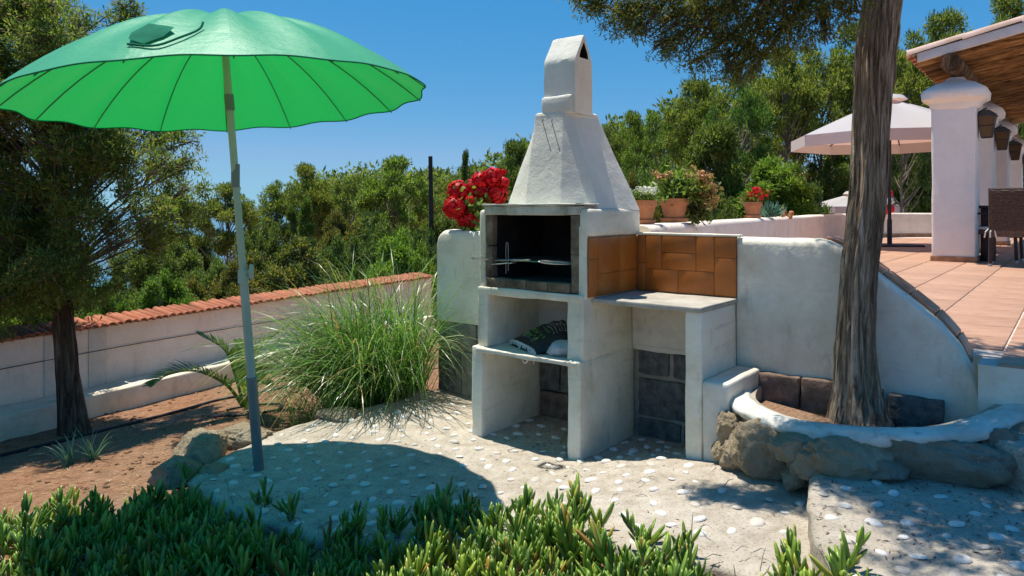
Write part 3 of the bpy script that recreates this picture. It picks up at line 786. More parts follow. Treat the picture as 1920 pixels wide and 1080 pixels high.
rings = [[W((p+n2*q).x, (p+n2*q).y, z) for q, z in ((-.07, .1), (-.07, p.z), (.045, p.z), (.02, .1))] for i, p in enumerate(rp) for n2 in [Vector(((rp[min(i+1, 110)]-rp[max(i-1, 0)]).y, -(rp[min(i+1, 110)]-rp[max(i-1, 0)]).x, 0)).normalized()]]
mb = MB(); mb.loft(rings, closed=True); sub(mb, 'mortar_ring', MT['mortar'], pl)
mb = MB(); c = W(1.35, .33, .37)
mb.add([c]+[W(p.x, p.y, .36) for p in rp], [(0, i+1, i+2) for i in range(110)]); sub(mb, 'planter_soil', MT['soil'], pl)
def rock_at(parent, name, px, py, d, wpx, hpx, dep, mat, seed, sub_=5, amp=.30, crisp=.26):
    p = at(px, py, d); mb = MB()
    mb.blob((0, 0, 0), wpx/2/F*d, dep, hpx/2/F*d, sub_, amp, 1.5, seed, 0, rnd.uniform(-.3, .3)+math.atan2(U[1], U[0])*.6, crisp)
    o = mb.build(name, MT[mat], None, angle=180)
    if parent: o.parent = parent; o.location = p-parent.location
    else: o.location = p
    return o
for i, (px, py, d, wp_, hp_, dp, mt) in enumerate((
        (1373, 796, 3.62, 46, 66, .09, 'rock'), (1353, 836, 3.62, 34, 40, .07, 'rock'), (1379, 846, 3.52, 46, 54, .08, 'rock'), (1434, 838, 3.40, 128, 122, .13, 'rock'),
        (1496, 826, 3.20, 92, 56, .10, 'rock'), (1506, 856, 3.17, 46, 78, .09, 'rockgrey'), (1487, 887, 3.18, 40, 36, .08, 'rock'), (1588, 856, 3.09, 160, 92, .13, 'rock'),
        (1750, 852, 3.03, 224, 104, .14, 'rockgrey'), (1660, 872, 2.98, 66, 40, .08, 'rockgrey'), (1868, 838, 3.02, 70, 90, .1, 'rockgrey'), (1905, 815, 3.1, 80, 70, .1, 'rockgrey'))):
    rock_at(pl, 'stone', px, py+9, d-.045, wp_*1.12, hp_*1.0, dp*1.0, mt, i*3.7+1)
for s0_, s1_, z0, z1 in ((.78, 1.0, .33, .505), (1.01, 1.2, .33, .51), (1.21, 1.40, .33, .50), (1.42, 1.66, .33, .49)):
    mb = MB(); mb.rbox(s0_, s1_, .565, .63, z0, z1, .010, .05, W, .012, 12); sub(mb, 'block', MT['blockbrown' if s0_ < 1.3 else 'block'], pl)

# ================================================================== things on and in the barbecue
gr = thing('grill_rack', 'wire grill rack with looped handles across the black firebox', 'grill', loc=W(-.38, .25, 1.08))
mb = MB(); z = 1.085
for i in range(22):
    s = -.655+i*.0255; mb.tube([W(s, .115, z), W(s, .50, z)], .0022, 5)
for t in (.112, .30, .5): mb.tube([W(-.66, t, z-.003), W(-.105, t, z-.003)], .0035, 6)
sub(mb, 'bars', MT['steel'], gr)
def loop_wire(pts, r=.0032): mb = MB(); mb.tube(path_pts(pts, 26), r, 6); return sub(mb, 'handle', MT['steel'], gr)
loop_wire([W(-.645, .12, z), W(-.66, .02, z+.010), W(-.70, -.07, z+.02), W(-.75, -.05, z+.012), W(-.72, .02, z+.002), W(-.64, .13, z-.01)])
loop_wire([W(-.64, .06, z-.004), W(-.50, .03, z+.008), W(-.40, .00, z+.012), W(-.36, .02, z+.016), W(-.39, .05, z+.008), W(-.55, .09, z-.006)], .004)
loop_wire([W(-.12, .10, z-.004), W(-.20, .02, z+.0), W(-.25, -.03, z+.01), W(-.26, -.01, z+.016), W(-.2, .05, z+.012), W(-.115, .12, z+.004)], .0042)
loop_wire([W(-.68, .05, z-.03), W(-.60, .02, z-.02), W(-.52, .03, z-.012), W(-.50, .07, z-.01)], .004)
for s, zz in ((-.625, 0), (-.125, -.01)):
    loop_wire([W(s-.008, .14, z-.09), W(s-.009, .14, z+.06+zz), W(s-.006, .14, z+.098+zz), W(s, .14, z+.106+zz), W(s+.007, .14, z+.098+zz), W(s+.010, .14, z+.06+zz), W(s+.010, .14, z-.07)], .0028)
for i, px in enumerate((1024, 1041)):
    a, b = at(px-6, 230, 4.165), at(px+9, 284, 4.075)
    mb = MB(); dd = (b-a).normalized()
    mb.tube([b+Vector((0, 0, .0)), a, a+Vector((-.006, -.01, .012)), a+Vector((-.001, -.012, .018)), a+Vector((.006, -.01, .010))], .0022, 6)
    tag(sub(mb, 'wire_skewer', MT['dark'], None) if False else mb.build('wire_skewer', MT['dark']), ('left' if i == 0 else 'right') + ' one of two thin wire skewers hung on the barbecue hood', 'skewer', 'skewers hung on the hood')
# charcoal bag on the shelf
bag = thing('charcoal_bag', 'black charcoal bag with green lettering sagging over the barbecue shelf', 'bag', loc=W(-.36, .2, .546))
rings = []; NA, NB = 22, 14
def bag_pt(i, j, top):
    a = i/NA; b = j/NB
    A, B_, C_, D_ = Vector((-.66, .20, .566)), Vector((-.335, .035, .562)), Vector((-.175, .20, .655)), Vector((-.40, .42, .70))
    q = (A*(1-b)+B_*b)*(1-a)+(D_*(1-b)+C_*b)*a
    bb = 2*b-1
    puff = (1-abs(bb)**2.6)*(.006+.045*math.sin(PI*min(1, a*.85+.05)))
    wr = .016*mnoise.noise((a*5, bb*3, 1.3))+.007*mnoise.noise((a*14, bb*10, 4))
    z_ = q.z+puff+wr*min(1, a*4+.3) if top else .549
    if top and abs(bb) > .93: z_ -= .02*(abs(bb)-.93)/.07
    return W(q.x, q.y, max(.5495, z_))
mb = MB(); vs = []; fs = []
for top_ in (1, 0):
    for i in range(NA+1):
        for j in range(NB+1): vs.append(bag_pt(i, j, top_))
o_ = (NA+1)*(NB+1)
for q in (0, 1):
    for i in range(NA):
        for j in range(NB):
            f = (q*o_+i*(NB+1)+j, q*o_+(i+1)*(NB+1)+j, q*o_+(i+1)*(NB+1)+j+1, q*o_+i*(NB+1)+j+1); fs.append(f if q else tuple(reversed(f)))
mb.add(vs, fs); sub(mb, 'sack', MT['bagblack'], bag, angle=180)
def stroke(mb, pts, wd):
    """a printed stroke lying on the bag; pts are (a, b)"""
    P = []
    for a, b in pts:
        i = a*NA; j = (b+1)/2*NB; p = Vector(bag_pt(i, j, 1)); P.append(p+Vector((0, -.0015, .0035)))
    mb.tube(P, wd, 4, flat=.4)
rb = random.Random(77)
mb = MB()
for row, (a0, hgt) in enumerate(((.22, .10), (.36, .10))):
    b = -.62
    while b < .55:
        wl = rb.uniform(.08, .14); pts = []
        for k in range(5): pts.append((a0+rb.uniform(-hgt*.5, hgt*.5), b+wl*k/4))
        stroke(mb, pts, .0026); b += wl+.05
stroke(mb, [(.50, -.55), (.515, -.2), (.50, .2), (.505, .55)], .0035); sub(mb, 'green_lettering', MT['inkgreen'], bag)['kind'] = 'stuff'
mb = MB()
for a0 in (.58, .655, .73, .80, .87):
    b = -.6
    while b < .6:
        wl = rb.uniform(.04, .12); stroke(mb, [(a0+rb.uniform(-.012, .012), b+wl*k/3) for k in range(4)], .0016); b += wl+rb.uniform(.03, .07)
for k in range(9): stroke(mb, [(.14+rb.uniform(-.02, .02), -.5+.11*k), (.17+rb.uniform(-.02, .02), -.45+.11*k)], .0018)
sub(mb, 'white_lettering', MT['inkwhite'], bag)['kind'] = 'stuff'
mb = MB()
for k in range(6): stroke(mb, [(.93, -.1+.09*k), (.97+rb.uniform(-.01, .02), -.07+.09*k), (.99, -.03+.09*k)], .003)
sub(mb, 'flame_print', MT['inkyellow'], bag)
mb = MB()
for j in range(15):
    p = Vector(bag_pt(0, j, 1)); mb.tube([p, p+Vector((rb.uniform(-.006, .006), -.012, rb.uniform(-.004, .006))), p+Vector((rb.uniform(-.008, .008), -.018, -.016))], .0042, 5)
mb.tube([bag_pt(.3, j, 1) for j in range(15)], .008, 6)
sub(mb, 'hem', MT['rope'], bag)
mb = MB(); p1, p2 = Vector(bag_pt(0, 6, 1)), Vector(bag_pt(0, 11, 1))
mb.tube(path_pts([p1, p1+Vector((0, -.02, -.03)), p1+Vector((.015, -.03, -.075)), (p1+p2)/2+Vector((0, -.03, -.095)), p2+Vector((-.01, -.03, -.07)), p2+Vector((0, -.02, -.03)), p2], 24), .0055, 7)
p3 = Vector(bag_pt(0, 13, 1)); mb.tube(path_pts([p3, p3+Vector((0, -.03, -.01)), p3+Vector((.002, -.032, -.05)), p3+Vector((.008, -.03, -.075))], 10), .002, 5)
sub(mb, 'rope_handle', MT['rope'], bag)
ws = MB(); ws.blob((0, 0, 0), .11, .10, .045, 4, .2, 2.2, 5.5, 0, .3, .25)
wo_ = ws.build('white_sack', MT['bagwhite'], angle=180); wo_.location = W(-.205, .155, .583); tag(wo_, 'crumpled white sack lying under the black charcoal bag', 'sack')

# ================================================================== green parasol
um = thing('green_parasol', 'open green garden parasol with ribbed canopy on a pale steel pole', 'parasol', loc=(-1.354, 3.865, -.05))
UC = Vector((-1.452, 3.70, 1.945)); UR, UH, NR = 1.01, .425, 16
un = Vector((-.088, .012, 1)).normalized(); ua = Vector((1, 0, 0)); ua = (ua-un*ua.dot(un)).normalized(); ub = un.cross(ua)
PH0 = math.atan2(-1.07, .44)          # one rib points at the viewer's near rim
def dome(rho, th, sag=True):
    k = (th-PH0)/(2*PI/NR); fr_ = k-math.floor(k); s_ = math.sin(PI*fr_)**2 if sag else 0
    r = UR*rho*(1-.022*s_*rho**1.5); z = UH*(1-rho**2.15) - .034*s_*math.sin(PI*min(1, rho*1.02))*.8 + (.012*s_*rho**6)
    return UC+ua*(r*math.cos(th))+ub*(r*math.sin(th))+un*z
NRho, NTh = 16, 10
for k in range(NR):
    mb = MB(); vs = []; fs = []
    for i in range(NRho+1):
        for j in range(NTh+1): vs.append(dome(max(.012, i/NRho), PH0+2*PI/NR*(k+j/NTh)))
    for i in range(NRho):
        for j in range(NTh): fs.append((i*(NTh+1)+j, (i+1)*(NTh+1)+j, (i+1)*(NTh+1)+j+1, i*(NTh+1)+j+1))
    mb.add(vs, fs); pn = sub(mb, 'panel', MT['green'], um, angle=180)
    mb = MB(); mb.tube([dome(1.0, PH0+2*PI/NR*(k+j/NTh))+un*-.002 for j in range(NTh+1)], .0034, 6); sub(mb, 'hem', MT['greentrim'], pn)
for k in range(NR):
    th = PH0+2*PI/NR*k
    mb = MB(); mb.tube([dome(i/12, th, False)-un*.012 for i in range(1, 13)], [.0038]*11+[.003], 6); sub(mb, 'rib', MT['greenrib'], um)
apex = UC+un*UH
base_p = Vector((-1.354, 3.865, -.06)); j1 = UC+un*.02
kn = base_p.lerp(j1, .80)
mb = MB(); mb.tube([base_p+(kn-base_p)*f for f in (.4, .6, .8, 1)], .0185, 16); mb.tube([kn, j1, apex-un*.01], .0185, 16); sub(mb, 'pole', MT['pole'], um)
mb = MB(); mb.tube([base_p.lerp(kn, .28), base_p.lerp(kn, .69)], .0225, 16); sub(mb, 'pole_sleeve', MT['pole'], um)
mb = MB(); mb.tube([base_p.lerp(kn, .01), base_p.lerp(kn, .345)], .0268, 16); mb.tube([base_p.lerp(kn, .345), base_p.lerp(kn, .35)], .029, 16); sub(mb, 'ground_sleeve', MT['poledark'], um)
q = base_p.lerp(kn, .69)
mb = MB(); mb.tube([q-Vector((0, 0, .05)), q+Vector((0, 0, .02))], .027, 16); mb.tube([q, q+Vector((.05, -.01, .015))], .008, 8); mb.rbox(q.x+.038, q.x+.056, q.y-.024, q.y+.004, q.z-.025, q.z+.05, .006, 1); sub(mb, 'clamp_knob', MT['pole'], um)
mb = MB(); mb.tube([kn-Vector((0, 0, .05)), kn+Vector((0, 0, .07))], .0215, 16); sub(mb, 'tilt_joint', MT['poledark'], um)
mb = MB(); mb.tube([j1-un*.06, j1+un*.02], .024, 16); sub(mb, 'hub', MT['poledark'], um)
mb = MB(); mb.lathe([(.0, .03), (.02, .026), (.03, .01), (.032, -.004)], apex, 14); sub(mb, 'finial', MT['pole'], um)
mb = MB()      # closing strap lying folded on the canopy
P0 = [(.93, -.03), (.91, -.10), (.83, -.14), (.79, -.07), (.78, .02), (.82, .06), (.88, .03)]
th0 = PH0-2*PI/NR*.80
vs = [dome(r, th0+a)+un*(.012+.012*(i % 2)) for i, (r, a) in enumerate(P0)]
cen = dome(.85, th0-.03)+un*.03; mb.add(vs+[cen], [(i, (i+1) % 7, 7) for i in range(7)])
mb.tube(path_pts([dome(.92, th0-.1)+un*.01, dome(.95, th0+.02)+un*.012, dome(.90, th0+.10)+un*.015, dome(.82, th0+.17)+un*.012, dome(.79, th0+.19)+un*.03], 18), .005, 5)
sub(mb, 'strap', MT['greentrim'], um, angle=180)

# ================================================================== flowers along the wall
def flower_ball(c, r, n, rng, size):
    d = unit(rng.normal(size=(n, 3))); p = np.array(c)+d*(r*(.72+.28*rng.random((n, 1))))
    t = unit(np.cross(d, rng.normal(size=(n, 3)))); b = np.cross(d, t)
    s = size*(.7+.5*rng.random((n, 1))); tilt = d*s*.35
    return np.stack([p-t*s, p-b*s*.8+tilt, p+t*s, p+b*s*.8+tilt], axis=1)
ger = thing('red_geranium', 'red geranium with large flower heads behind the wall left of the barbecue', 'flower', loc=at(892, 420, 5.45))
rng = np.random.default_rng(3)
for px, py, r in ((861, 361, 25), (852, 390, 23), (877, 411, 23), (881, 376, 9), (903, 341, 22), (926, 333, 21), (908, 362, 23), (929, 361, 26), (944, 342, 12), (945, 322, 5), (886, 351, 17), (872, 389, 5), (845, 398, 12)):
    c = at(px, py, 5.40+rnd.uniform(-.05, .08)); R_ = r/F*5.4*.94
    P_ = flower_ball((0, 0, 0), R_, int(30+r*r*.55), rng, .012+.0003*r)
    o = put('flower_head', polys_mesh('flower_head', P_, MT['petalred']), ger, c-ger.location)
    mb = MB(); e = at(892+rnd.uniform(-15, 15), 425, 5.45); mb.tube([c, (c+e)/2+Vector((0, 0, .02)), e], .004, 5); sub(mb, 'stem', MT['gleaf'], ger)
def round_leaves(px, py, d, spx, spy, n, size, rng):
    p = np.stack([np.array(at(px+rng.normal()*spx, py+rng.normal()*spy, d+rng.normal()*.06)) for _ in range(n)])
    nr_ = unit(rng.normal(size=(n, 3))+np.array([0, -.6, .9])); t = unit(np.cross(nr_, rng.normal(size=(n, 3)))); b = np.cross(nr_, t)
    s = size*(.6+.6*rng.random((n, 1)))
    return np.stack([p+s*(t*math.cos(a)+b*math.sin(a)) for a in (0, 1.05, 2.1, 3.14, 4.19, 5.24)], axis=1)
lv = np.concatenate([round_leaves(905, 395, 5.40, 18, 15, 120, .022, rng), round_leaves(885, 372, 5.38, 16, 14, 46, .019, rng), round_leaves(880, 425, 5.45, 12, 7, 26, .02, rng), round_leaves(945, 375, 5.5, 8, 10, 20, .022, rng)])
o = put('leaves', polys_mesh('leaves', lv-np.array(ger.location), MT['gleaf']), ger)
def potted(name, label, px, base_py, d, wpx, hpx, plants, group='flowerpots on the terrace parapet'):
    c = at(px, base_py, d); c.z = 1.293; k = d/F
    t = thing(name, label, 'flowerpot', group, loc=c)
    R1 = wpx/2*k; hh = hpx*k
    mb = MB(); mb.lathe([(0, .012), (R1*.66, .012), (R1*.70, .03), (R1*.90, hh*.72), (R1*1.0, hh*.74), (R1*1.02, hh*.80), (R1*1.02, hh), (R1*.93, hh), (R1*.90, hh*.9), (0, hh*.9)], n=24); mb.build('pot', MT['pot'], t)
    mb = MB(); mb.lathe([(0, 0), (R1*.85, 0), (R1*.98, hh*.16), (R1*.92, hh*.16), (R1*.8, .012), (0, .012)], n=24); mb.build('saucer', MT['pot'], t)
    rg = np.random.default_rng(int(px))
    for kind, cx_, cy_, rx_, rz_, n, sz, mt in plants:       # offsets in pixels from the pot rim
        p = np.array([cx_*k, 0, hh+cy_*k])+rg.normal(size=(n, 3))*np.array([rx_*k, rx_*k*.7, rz_*k])*.55
        if kind == 'leaf': P_ = leaves(p, rg.normal(size=(n, 3))+np.array([0, 0, .8]), sz, sz*.45, rg)
        elif kind == 'spike': P_ = leaves(np.array([cx_*k, 0, hh+cy_*k])+rg.normal(size=(n, 3))*np.array([rx_*k*.3, .01, .0]), rg.normal(size=(n, 3))*.35+np.array([0, 0, 1]), sz, sz*.12, rg)
        else: P_ = np.concatenate([flower_ball(q, sz*1.3, 14, rg, sz*.55) for q in p])
        put('blossom' if kind == 'flower' else 'foliage', polys_mesh(kind, P_, MT[mt]), t)
    return t
potted('flowerpot', 'terracotta pot of white flowers beside the barbecue hood', 1205, 414, 5.05, 52, 44, [('leaf', 0, 6, 26, 9, 260, .035, 'gleaf'), ('flower', 0, 16, 26, 6, 26, .016, 'petalwhite')])
potted('flowerpot', 'large terracotta pot with bushy green and peach kalanchoe', 1264, 416, 5.7, 54, 44,
       [('leaf', 5, 18, 34, 26, 900, .05, 'gleaf'), ('leaf', 45, 6, 34, 34, 420, .05, 'olive'), ('flower', -20, 42, 12, 7, 20, .02, 'petalpeach'), ('flower', 45, 40, 18, 12, 34, .02, 'petalpeach'), ('flower', 66, 8, 16, 26, 46, .018, 'petalpeach'), ('leaf', 40, -28, 18, 16, 220, .06, 'olive'), ('spike', 66, -46, 6, 3, 14, .10, 'bright'), ('spike', 54, -46, 5, 3, 12, .12, 'olive')])
potted('flowerpot', 'small terracotta pot with red flowers further along the parapet', 1411, 410, 8.2, 34, 30, [('leaf', -4, 5, 18, 7, 160, .05, 'olive'), ('flower', 6, 16, 18, 8, 10, .03, 'petalred')])
sp = thing('spiky_succulent', 'blue green spiky succulent on the parapet beside the small red flowerpot', 'plant', loc=(at(1443, 407, 8.7).x, 8.7, 1.29))
rg = np.random.default_rng(2); n = 130
put('spikes', polys_mesh('spikes', leaves(rg.normal(size=(n, 3))*np.array([.06, .05, 0]), rg.normal(size=(n, 3))*np.array([.5, .5, .2])+np.array([0, 0, .9]), .19, .022, rg), MT['agave']), sp)
pf = thing('pink_flower_clump', 'small clump of pink flowers at the end of the potted plants', 'flower', loc=(at(1469, 406, 9.1).x, 9.1, 1.29))
put('petals', polys_mesh('petals', np.concatenate([flower_ball(q, .03, 16, rg, .022) for q in rg.normal(size=(9, 3))*np.array([.05, .04, .02])+np.array([0, 0, .05])]), MT['petalpeach']), pf)
rc = thing('red_white_bundle', 'red and white cloth bundle on the far parapet beside the parasol pole', 'cloth', loc=(at(1661, 400, 17.6).x, 17.6, 1.29))
mb = MB(); mb.blob((0, 0, .10), .19, .12, .13, 3, .3, 2, 1.0); mb.blob((.02, 0, .48), .15, .1, .12, 3, .3, 2, 3.0); mb.build('red_cloth', MT['redcloth'], rc, angle=180)
mb = MB(); mb.blob((.02, -.02, .29), .17, .12, .10, 3, .3, 2, 7.0); mb.build('white_cloth', MT['cushion'], rc, angle=180)

# ================================================================== porch: pillars, roof, lanterns, chairs
SP, TP = L(5.93, 9.62)
TPS = [TP, TP+2.45, TP+5.5, TP+9.9]
PL = ['front white porch pillar with moulded capital beside the big tree', 'second white porch pillar, just behind the front one', 'third white porch pillar from the front, seen in the gap', 'farthest white porch pillar, nearest the dark trees']
for i, tp in enumerate(TPS):
    t = thing('porch_pillar', PL[i], 'pillar', 'porch pillars', loc=W(SP, tp, .7))
    hw = .25; capz = 3.17
    mb = MB(); mb.rbox(SP-hw, SP+hw, tp-hw, tp+hw, .70, 2.74, .03, .2, W, .008, 3); sub(mb, 'shaft', MT['pillar'], t)
    mb = MB(); mb.rbox(SP-hw-.012, SP+hw+.012, tp-hw-.012, tp+hw+.012, .700, .775, .004, .4, W); sub(mb, 'skirting', MT['brownedge'], t)
    prof = [(.25, 2.70), (.29, 2.74), (.295, 2.79), (.33, 2.81), (.375, 2.84), (.385, 2.92), (.36, 2.97), (.24, 3.05), (.13, 3.10), (.10, 3.14)]
    mb = MB(); rings = []
    for h_, z_ in prof:
        ring = []
        for k in range(40):
            a = 2*PI*k/40; ca, sa = math.cos(a), math.sin(a); e = 5 if h_ > .13 else 2.2
            q = (abs(ca)**e+abs(sa)**e)**(-1/e); ring.append(W(SP+h_*q*ca, tp+h_*q*sa, z_))
        rings.append(ring)
    mb.loft(rings, cap1=True); sub(mb, 'capital', MT['pillar'], t, angle=50)
LT = ['black lantern with amber glass on the front porch pillar', 'lantern on the second porch pillar', 'lantern on the third porch pillar', 'lantern on the farthest porch pillar']
for i, tp in enumerate(TPS):
    s_, t_ = SP+.25+.095, tp+.02
    t = thing('wall_lantern', LT[i], 'lantern', 'porch lanterns', loc=W(s_, t_, 2.5))
    def ring_(r, z_): return [W(s_+r*a, t_+r*b, z_) for a, b in ((-1, -1), (1, -1), (1, 1), (-1, 1))]
    mb = MB(); mb.loft([ring_(.055, 2.33), ring_(.095, 2.60)], cap0=True); sub(mb, 'glass', MT['lampglass'], t, smooth=False)
    mb = MB(); mb.loft([ring_(.115, 2.60), ring_(.115, 2.62), ring_(.03, 2.69)], cap0=True, cap1=True)
    for a, b in ((-1, -1), (1, -1), (1, 1), (-1, 1)): mb.tube([W(s_+.057*a, t_+.057*b, 2.33), W(s_+.097*a, t_+.097*b, 2.60)], .008, 4)
    for r, z_ in ((.058, 2.33), (.08, 2.48)): 
        q = ring_(r, z_); mb.tube(q+[q[0]], .007, 4)
    sub(mb, 'cage', MT['dark'], t, smooth=False)
    mb = MB(); mb.tube([W(SP+.25, t_, 2.66), W(s_, t_, 2.72), W(s_, t_, 2.68)], .012, 6); sub(mb, 'bracket', MT['dark'], t)
ro = thing('porch_roof', 'low pitched tiled porch roof on log rafters over the pillars', 'roof', loc=W(SP+1, TP+3, 3.4))
SE = SP-.44; TE = TP-.50; SL = .20
def rz(s): return 3.33+(s-SE)*SL
mb = MB(); mb.tube([W(SP, TE-.02, 3.27)]+[W(SP+.02*math.sin(k), TE+k*1.2, 3.27) for k in range(1, 12)], [.118, .122]+[.12]*10, 14); sub(mb, 'log_beam', MT['darklog'], ro)
for k in range(44):
    tt = TE+.14+k*.205; rr2 = .085+rnd.uniform(-.008, .012)
    mb = MB(); mb.tube([W(SE+.05+q, tt+.02*math.sin(q*2+k), rz(SE+.05+q)-.0+.012*math.sin(q*3+k)) for q in np.linspace(0, 4.5, 9)], rr2, 9); sub(mb, 'rafter', MT['logwood'], ro)
for k in range(22):
    a, b = SE+.02+k*.2, SE+.02+(k+1)*.2-.006
    mb = MB(); mb.box(a, b, TE+.06, TE+11, 0, .022, lambda s, t, z: W(s, t, rz(s)+.06+z)); sub(mb, 'board', MT['logwood'], ro, smooth=False)
mb = MB(); mb.rbox(SE+.06, SE+4.6, TE, TE+.06, -.02, .10, .008, .3, lambda s, t, z: W(s, t, rz(s)+z)); sub(mb, 'fascia', MT['fascia'], ro)
mb = MB(); mb.box(SE, SE+4.6, TE+.02, TE+11, .085, .10, lambda s, t, z: W(s, t, rz(s)+z)); sub(mb, 'roof_deck', MT['mortar'], ro, smooth=False)
def barrel(p0, p1, r, up=1.0, n=7, th=.012):
    p0, p1 = Vector(p0), Vector(p1); d = (p1-p0).normalized(); a = d.cross(Vector((0, 0, 1))).normalized(); b = a.cross(d)
    mb = MB(); rings = []
    for p, rr_ in ((p0, r), (p1, r*.86)):
        rings.append([p+a*rr_*math.cos(PI*k/n)+b*rr_*math.sin(PI*k/n)*up for k in range(n+1)]+[p+a*(rr_-th)*math.cos(PI*k/n)+b*(rr_-th)*math.sin(PI*k/n)*up for k in range(n, -1, -1)])
    mb.loft(rings, cap0=True, cap1=True); return mb
for k in range(8):
    s_ = SE-.05+k*.62
    mb = barrel(W(s_, TE+.06, rz(s_)+.10), W(s_+.66, TE+.06, rz(s_+.66)+.12), .085); sub(mb, 'verge_tile', MT['paletile'], ro)
for k in range(34):
    tt = TE+.22+k*.24
    mb = barrel(W(SE-.08, tt, rz(SE-.08)+.09), W(SE+.5, tt, rz(SE+.5)+.11), .085); sub(mb, 'eave_tile', MT['rooftile'], ro)
# chairs and table in the porch shade
def chair(label, x, y, rz_, arms=True):
    t = thing('wicker_chair', label, 'chair', 'wicker chairs on the terrace', loc=(x, y, .70), rz=rz_)
    w2, d2 = .27, .26
    mb = MB(); mb.rbox(-w2, w2, -d2, d2, .36, .42, .012, .3); mb.build('seat', MT['wicker'], t)
    mb = MB(); mb.rbox(-w2+.02, w2-.02, -d2+.03, d2-.01, .421, .462, .018, .2, amp=.006); cu = mb.build('cushion', MT['cushion'], t)
    mb = MB()
    for q in (-.03, .0, .03): mb.tube([(-w2+.03+q, -d2, .455), (-w2+.02+q*1.6, -d2-.035, .42), (-w2+.02+q*2, -d2-.03, .35)], .008, 5)
    mb.build('tie', MT['cushion'], cu)
    bk = MB(); bk.rbox(-w2+.02, w2-.02, -d2-.015, -d2+.015, .40, .93, .008, .2, warp=lambda a, b, c: (a, b-.12*max(0, c-.42), c)); bko = bk.build('backrest', MT['wicker'], t)
    mb = MB()
    for i in range(30):
        zz = .44+i*.0163; yy = -d2-.017-.12*(zz-.42)
        mb.tube([(-w2+.03+q*.068, yy-(.004 if (q+i) % 2 else -.003), zz) for q in range(8)], .0058, 4, cap=False)
    o = mb.build('weave', MT['wicker'], bko); o['kind'] = 'stuff'
    mb = MB(); mb.tube([(-w2+.01, -d2, .40), (-w2+.01, -d2-.065, .94), (w2-.01, -d2-.065, .94), (w2-.01, -d2, .40)], .013, 6); mb.build('back_frame', MT['wicker'], t)
    for a in (-1, 1):
        for b in (-1, 1):
            mb = MB(); x_, y_ = a*(w2-.02), b*(d2-.02); mb.tube([(x_, y_, .38), (x_*1.03, y_*1.06, .0)], .021, 8); lg = mb.build('leg', MT['darkwood'], t)
            mb = MB(); mb.tube([(x_*1.03, y_*1.06, .0), (x_*1.027, y_*1.05, .035)], .0225, 8); mb.build('foot_cap', MT['steel'], lg)
    if arms:
        for a in (-1, 1): mb = MB(); mb.rbox(a*w2-.025, a*w2+.025, -d2-.03, d2, .62, .645, .008, .3); mb.tube([(a*w2, d2-.03, .40), (a*w2, d2-.03, .62)], .02, 8); mb.build('armrest', MT['darkwood'], t)
    return t
VA = math.atan2(V[1], V[0])-PI/2
chair('brown wicker chair seen from behind with a tied cushion', 6.12, 8.72, VA, False)
chair('dark armchair with white cushion half hidden by the front pillar', 6.42, 9.55, VA-PI*.52, True)
tb = thing('dining_table', 'dark wooden dining table in the porch shade behind the wicker chair', 'table', loc=(6.75, 9.55, .7), rz=VA)
mb = MB(); mb.rbox(-.45, .45, -.35, .9, .70, .74, .008, .4); mb.build('tabletop', MT['darkwood'], tb)
for a in (-.38, .38):
    for b in (-.28, .8): mb = MB(); mb.rbox(a-.045, a+.045, b-.045, b+.045, 0, .70, .006, .4); mb.build('leg', MT['darkwood'], tb)

# ================================================================== cream parasols behind the tree
def cream_parasol(label, px, d, base_z, zrim, zap, R_, nseg=8, plate=True, ph=0.2):
    x = (px-960)/F*d; t = thing('cream_parasol', label, 'parasol', 'cream parasols', loc=(x, d, base_z))
    def pt(rho, th, drop=0):
        k = (th-ph)/(2*PI/nseg); s_ = math.sin(PI*(k-math.floor(k)))
        r = R_*rho*(math.cos(PI/nseg)/math.cos((k-math.floor(k)-.5)*2*PI/nseg))
        return Vector((r*math.cos(th), r*math.sin(th), zrim-base_z+(zap-zrim)*(1-rho**1.12)-.04*s_*math.sin(PI*rho)-drop))
    for k in range(nseg):
        mb = MB(); vs = []
        for i in range(9):
            for j in range(7): vs.append(pt(max(.03, i/8), ph+2*PI/nseg*(k+j/6)))
        for j in range(7):
            th_ = ph+2*PI/nseg*(k+j/6); vs.append(pt(1, th_, .20+.0*j))
        mb.add(vs, [(i*7+j, (i+1)*7+j, (i+1)*7+j+1, i*7+j+1) for i in range(9) for j in range(6)]); mb.build('panel', MT['creamcloth'], t, angle=35)
        mb = MB(); mb.tube([pt(.05, ph+2*PI/nseg*k, .02), pt(1, ph+2*PI/nseg*k, .02)], .012, 5); mb.build('rib', MT['dark'], t)
    mb = MB(); vs = [pt(.03, 0)]; ring = [[Vector((q*math.cos(a), q*math.sin(a), zap-base_z+h_)) for a in np.linspace(0, 2*PI, 12, endpoint=False)] for q, h_ in ((.30, -.02), (.22, .06), (.03, .10))]
    mb.loft(ring, cap1=True); mb.build('vent_cap', MT['creamcloth'], t)
    mb = MB(); mb.tube([(0, 0, 0), (0, 0, zap-base_z)], .03, 12); mb.tube([(0, 0, .02), (0, 0, .5)], .042, 12); mb.build('pole', MT['dark'], t)
    if plate: mb = MB(); mb.rbox(-.38, .5, -.28, .28, .0, .035, .01, .4); mb.build('base_plate', MT['dark'], t)
cream_parasol('large cream parasol standing on the terrace behind the tree trunk', 1668, 13.3, .70, 2.72, 3.42, 1.74)
cream_parasol('small cream parasol showing just above the far parapet', 1600, 22, -.9, 1.46, 1.86, 1.42, plate=False, ph=.0)

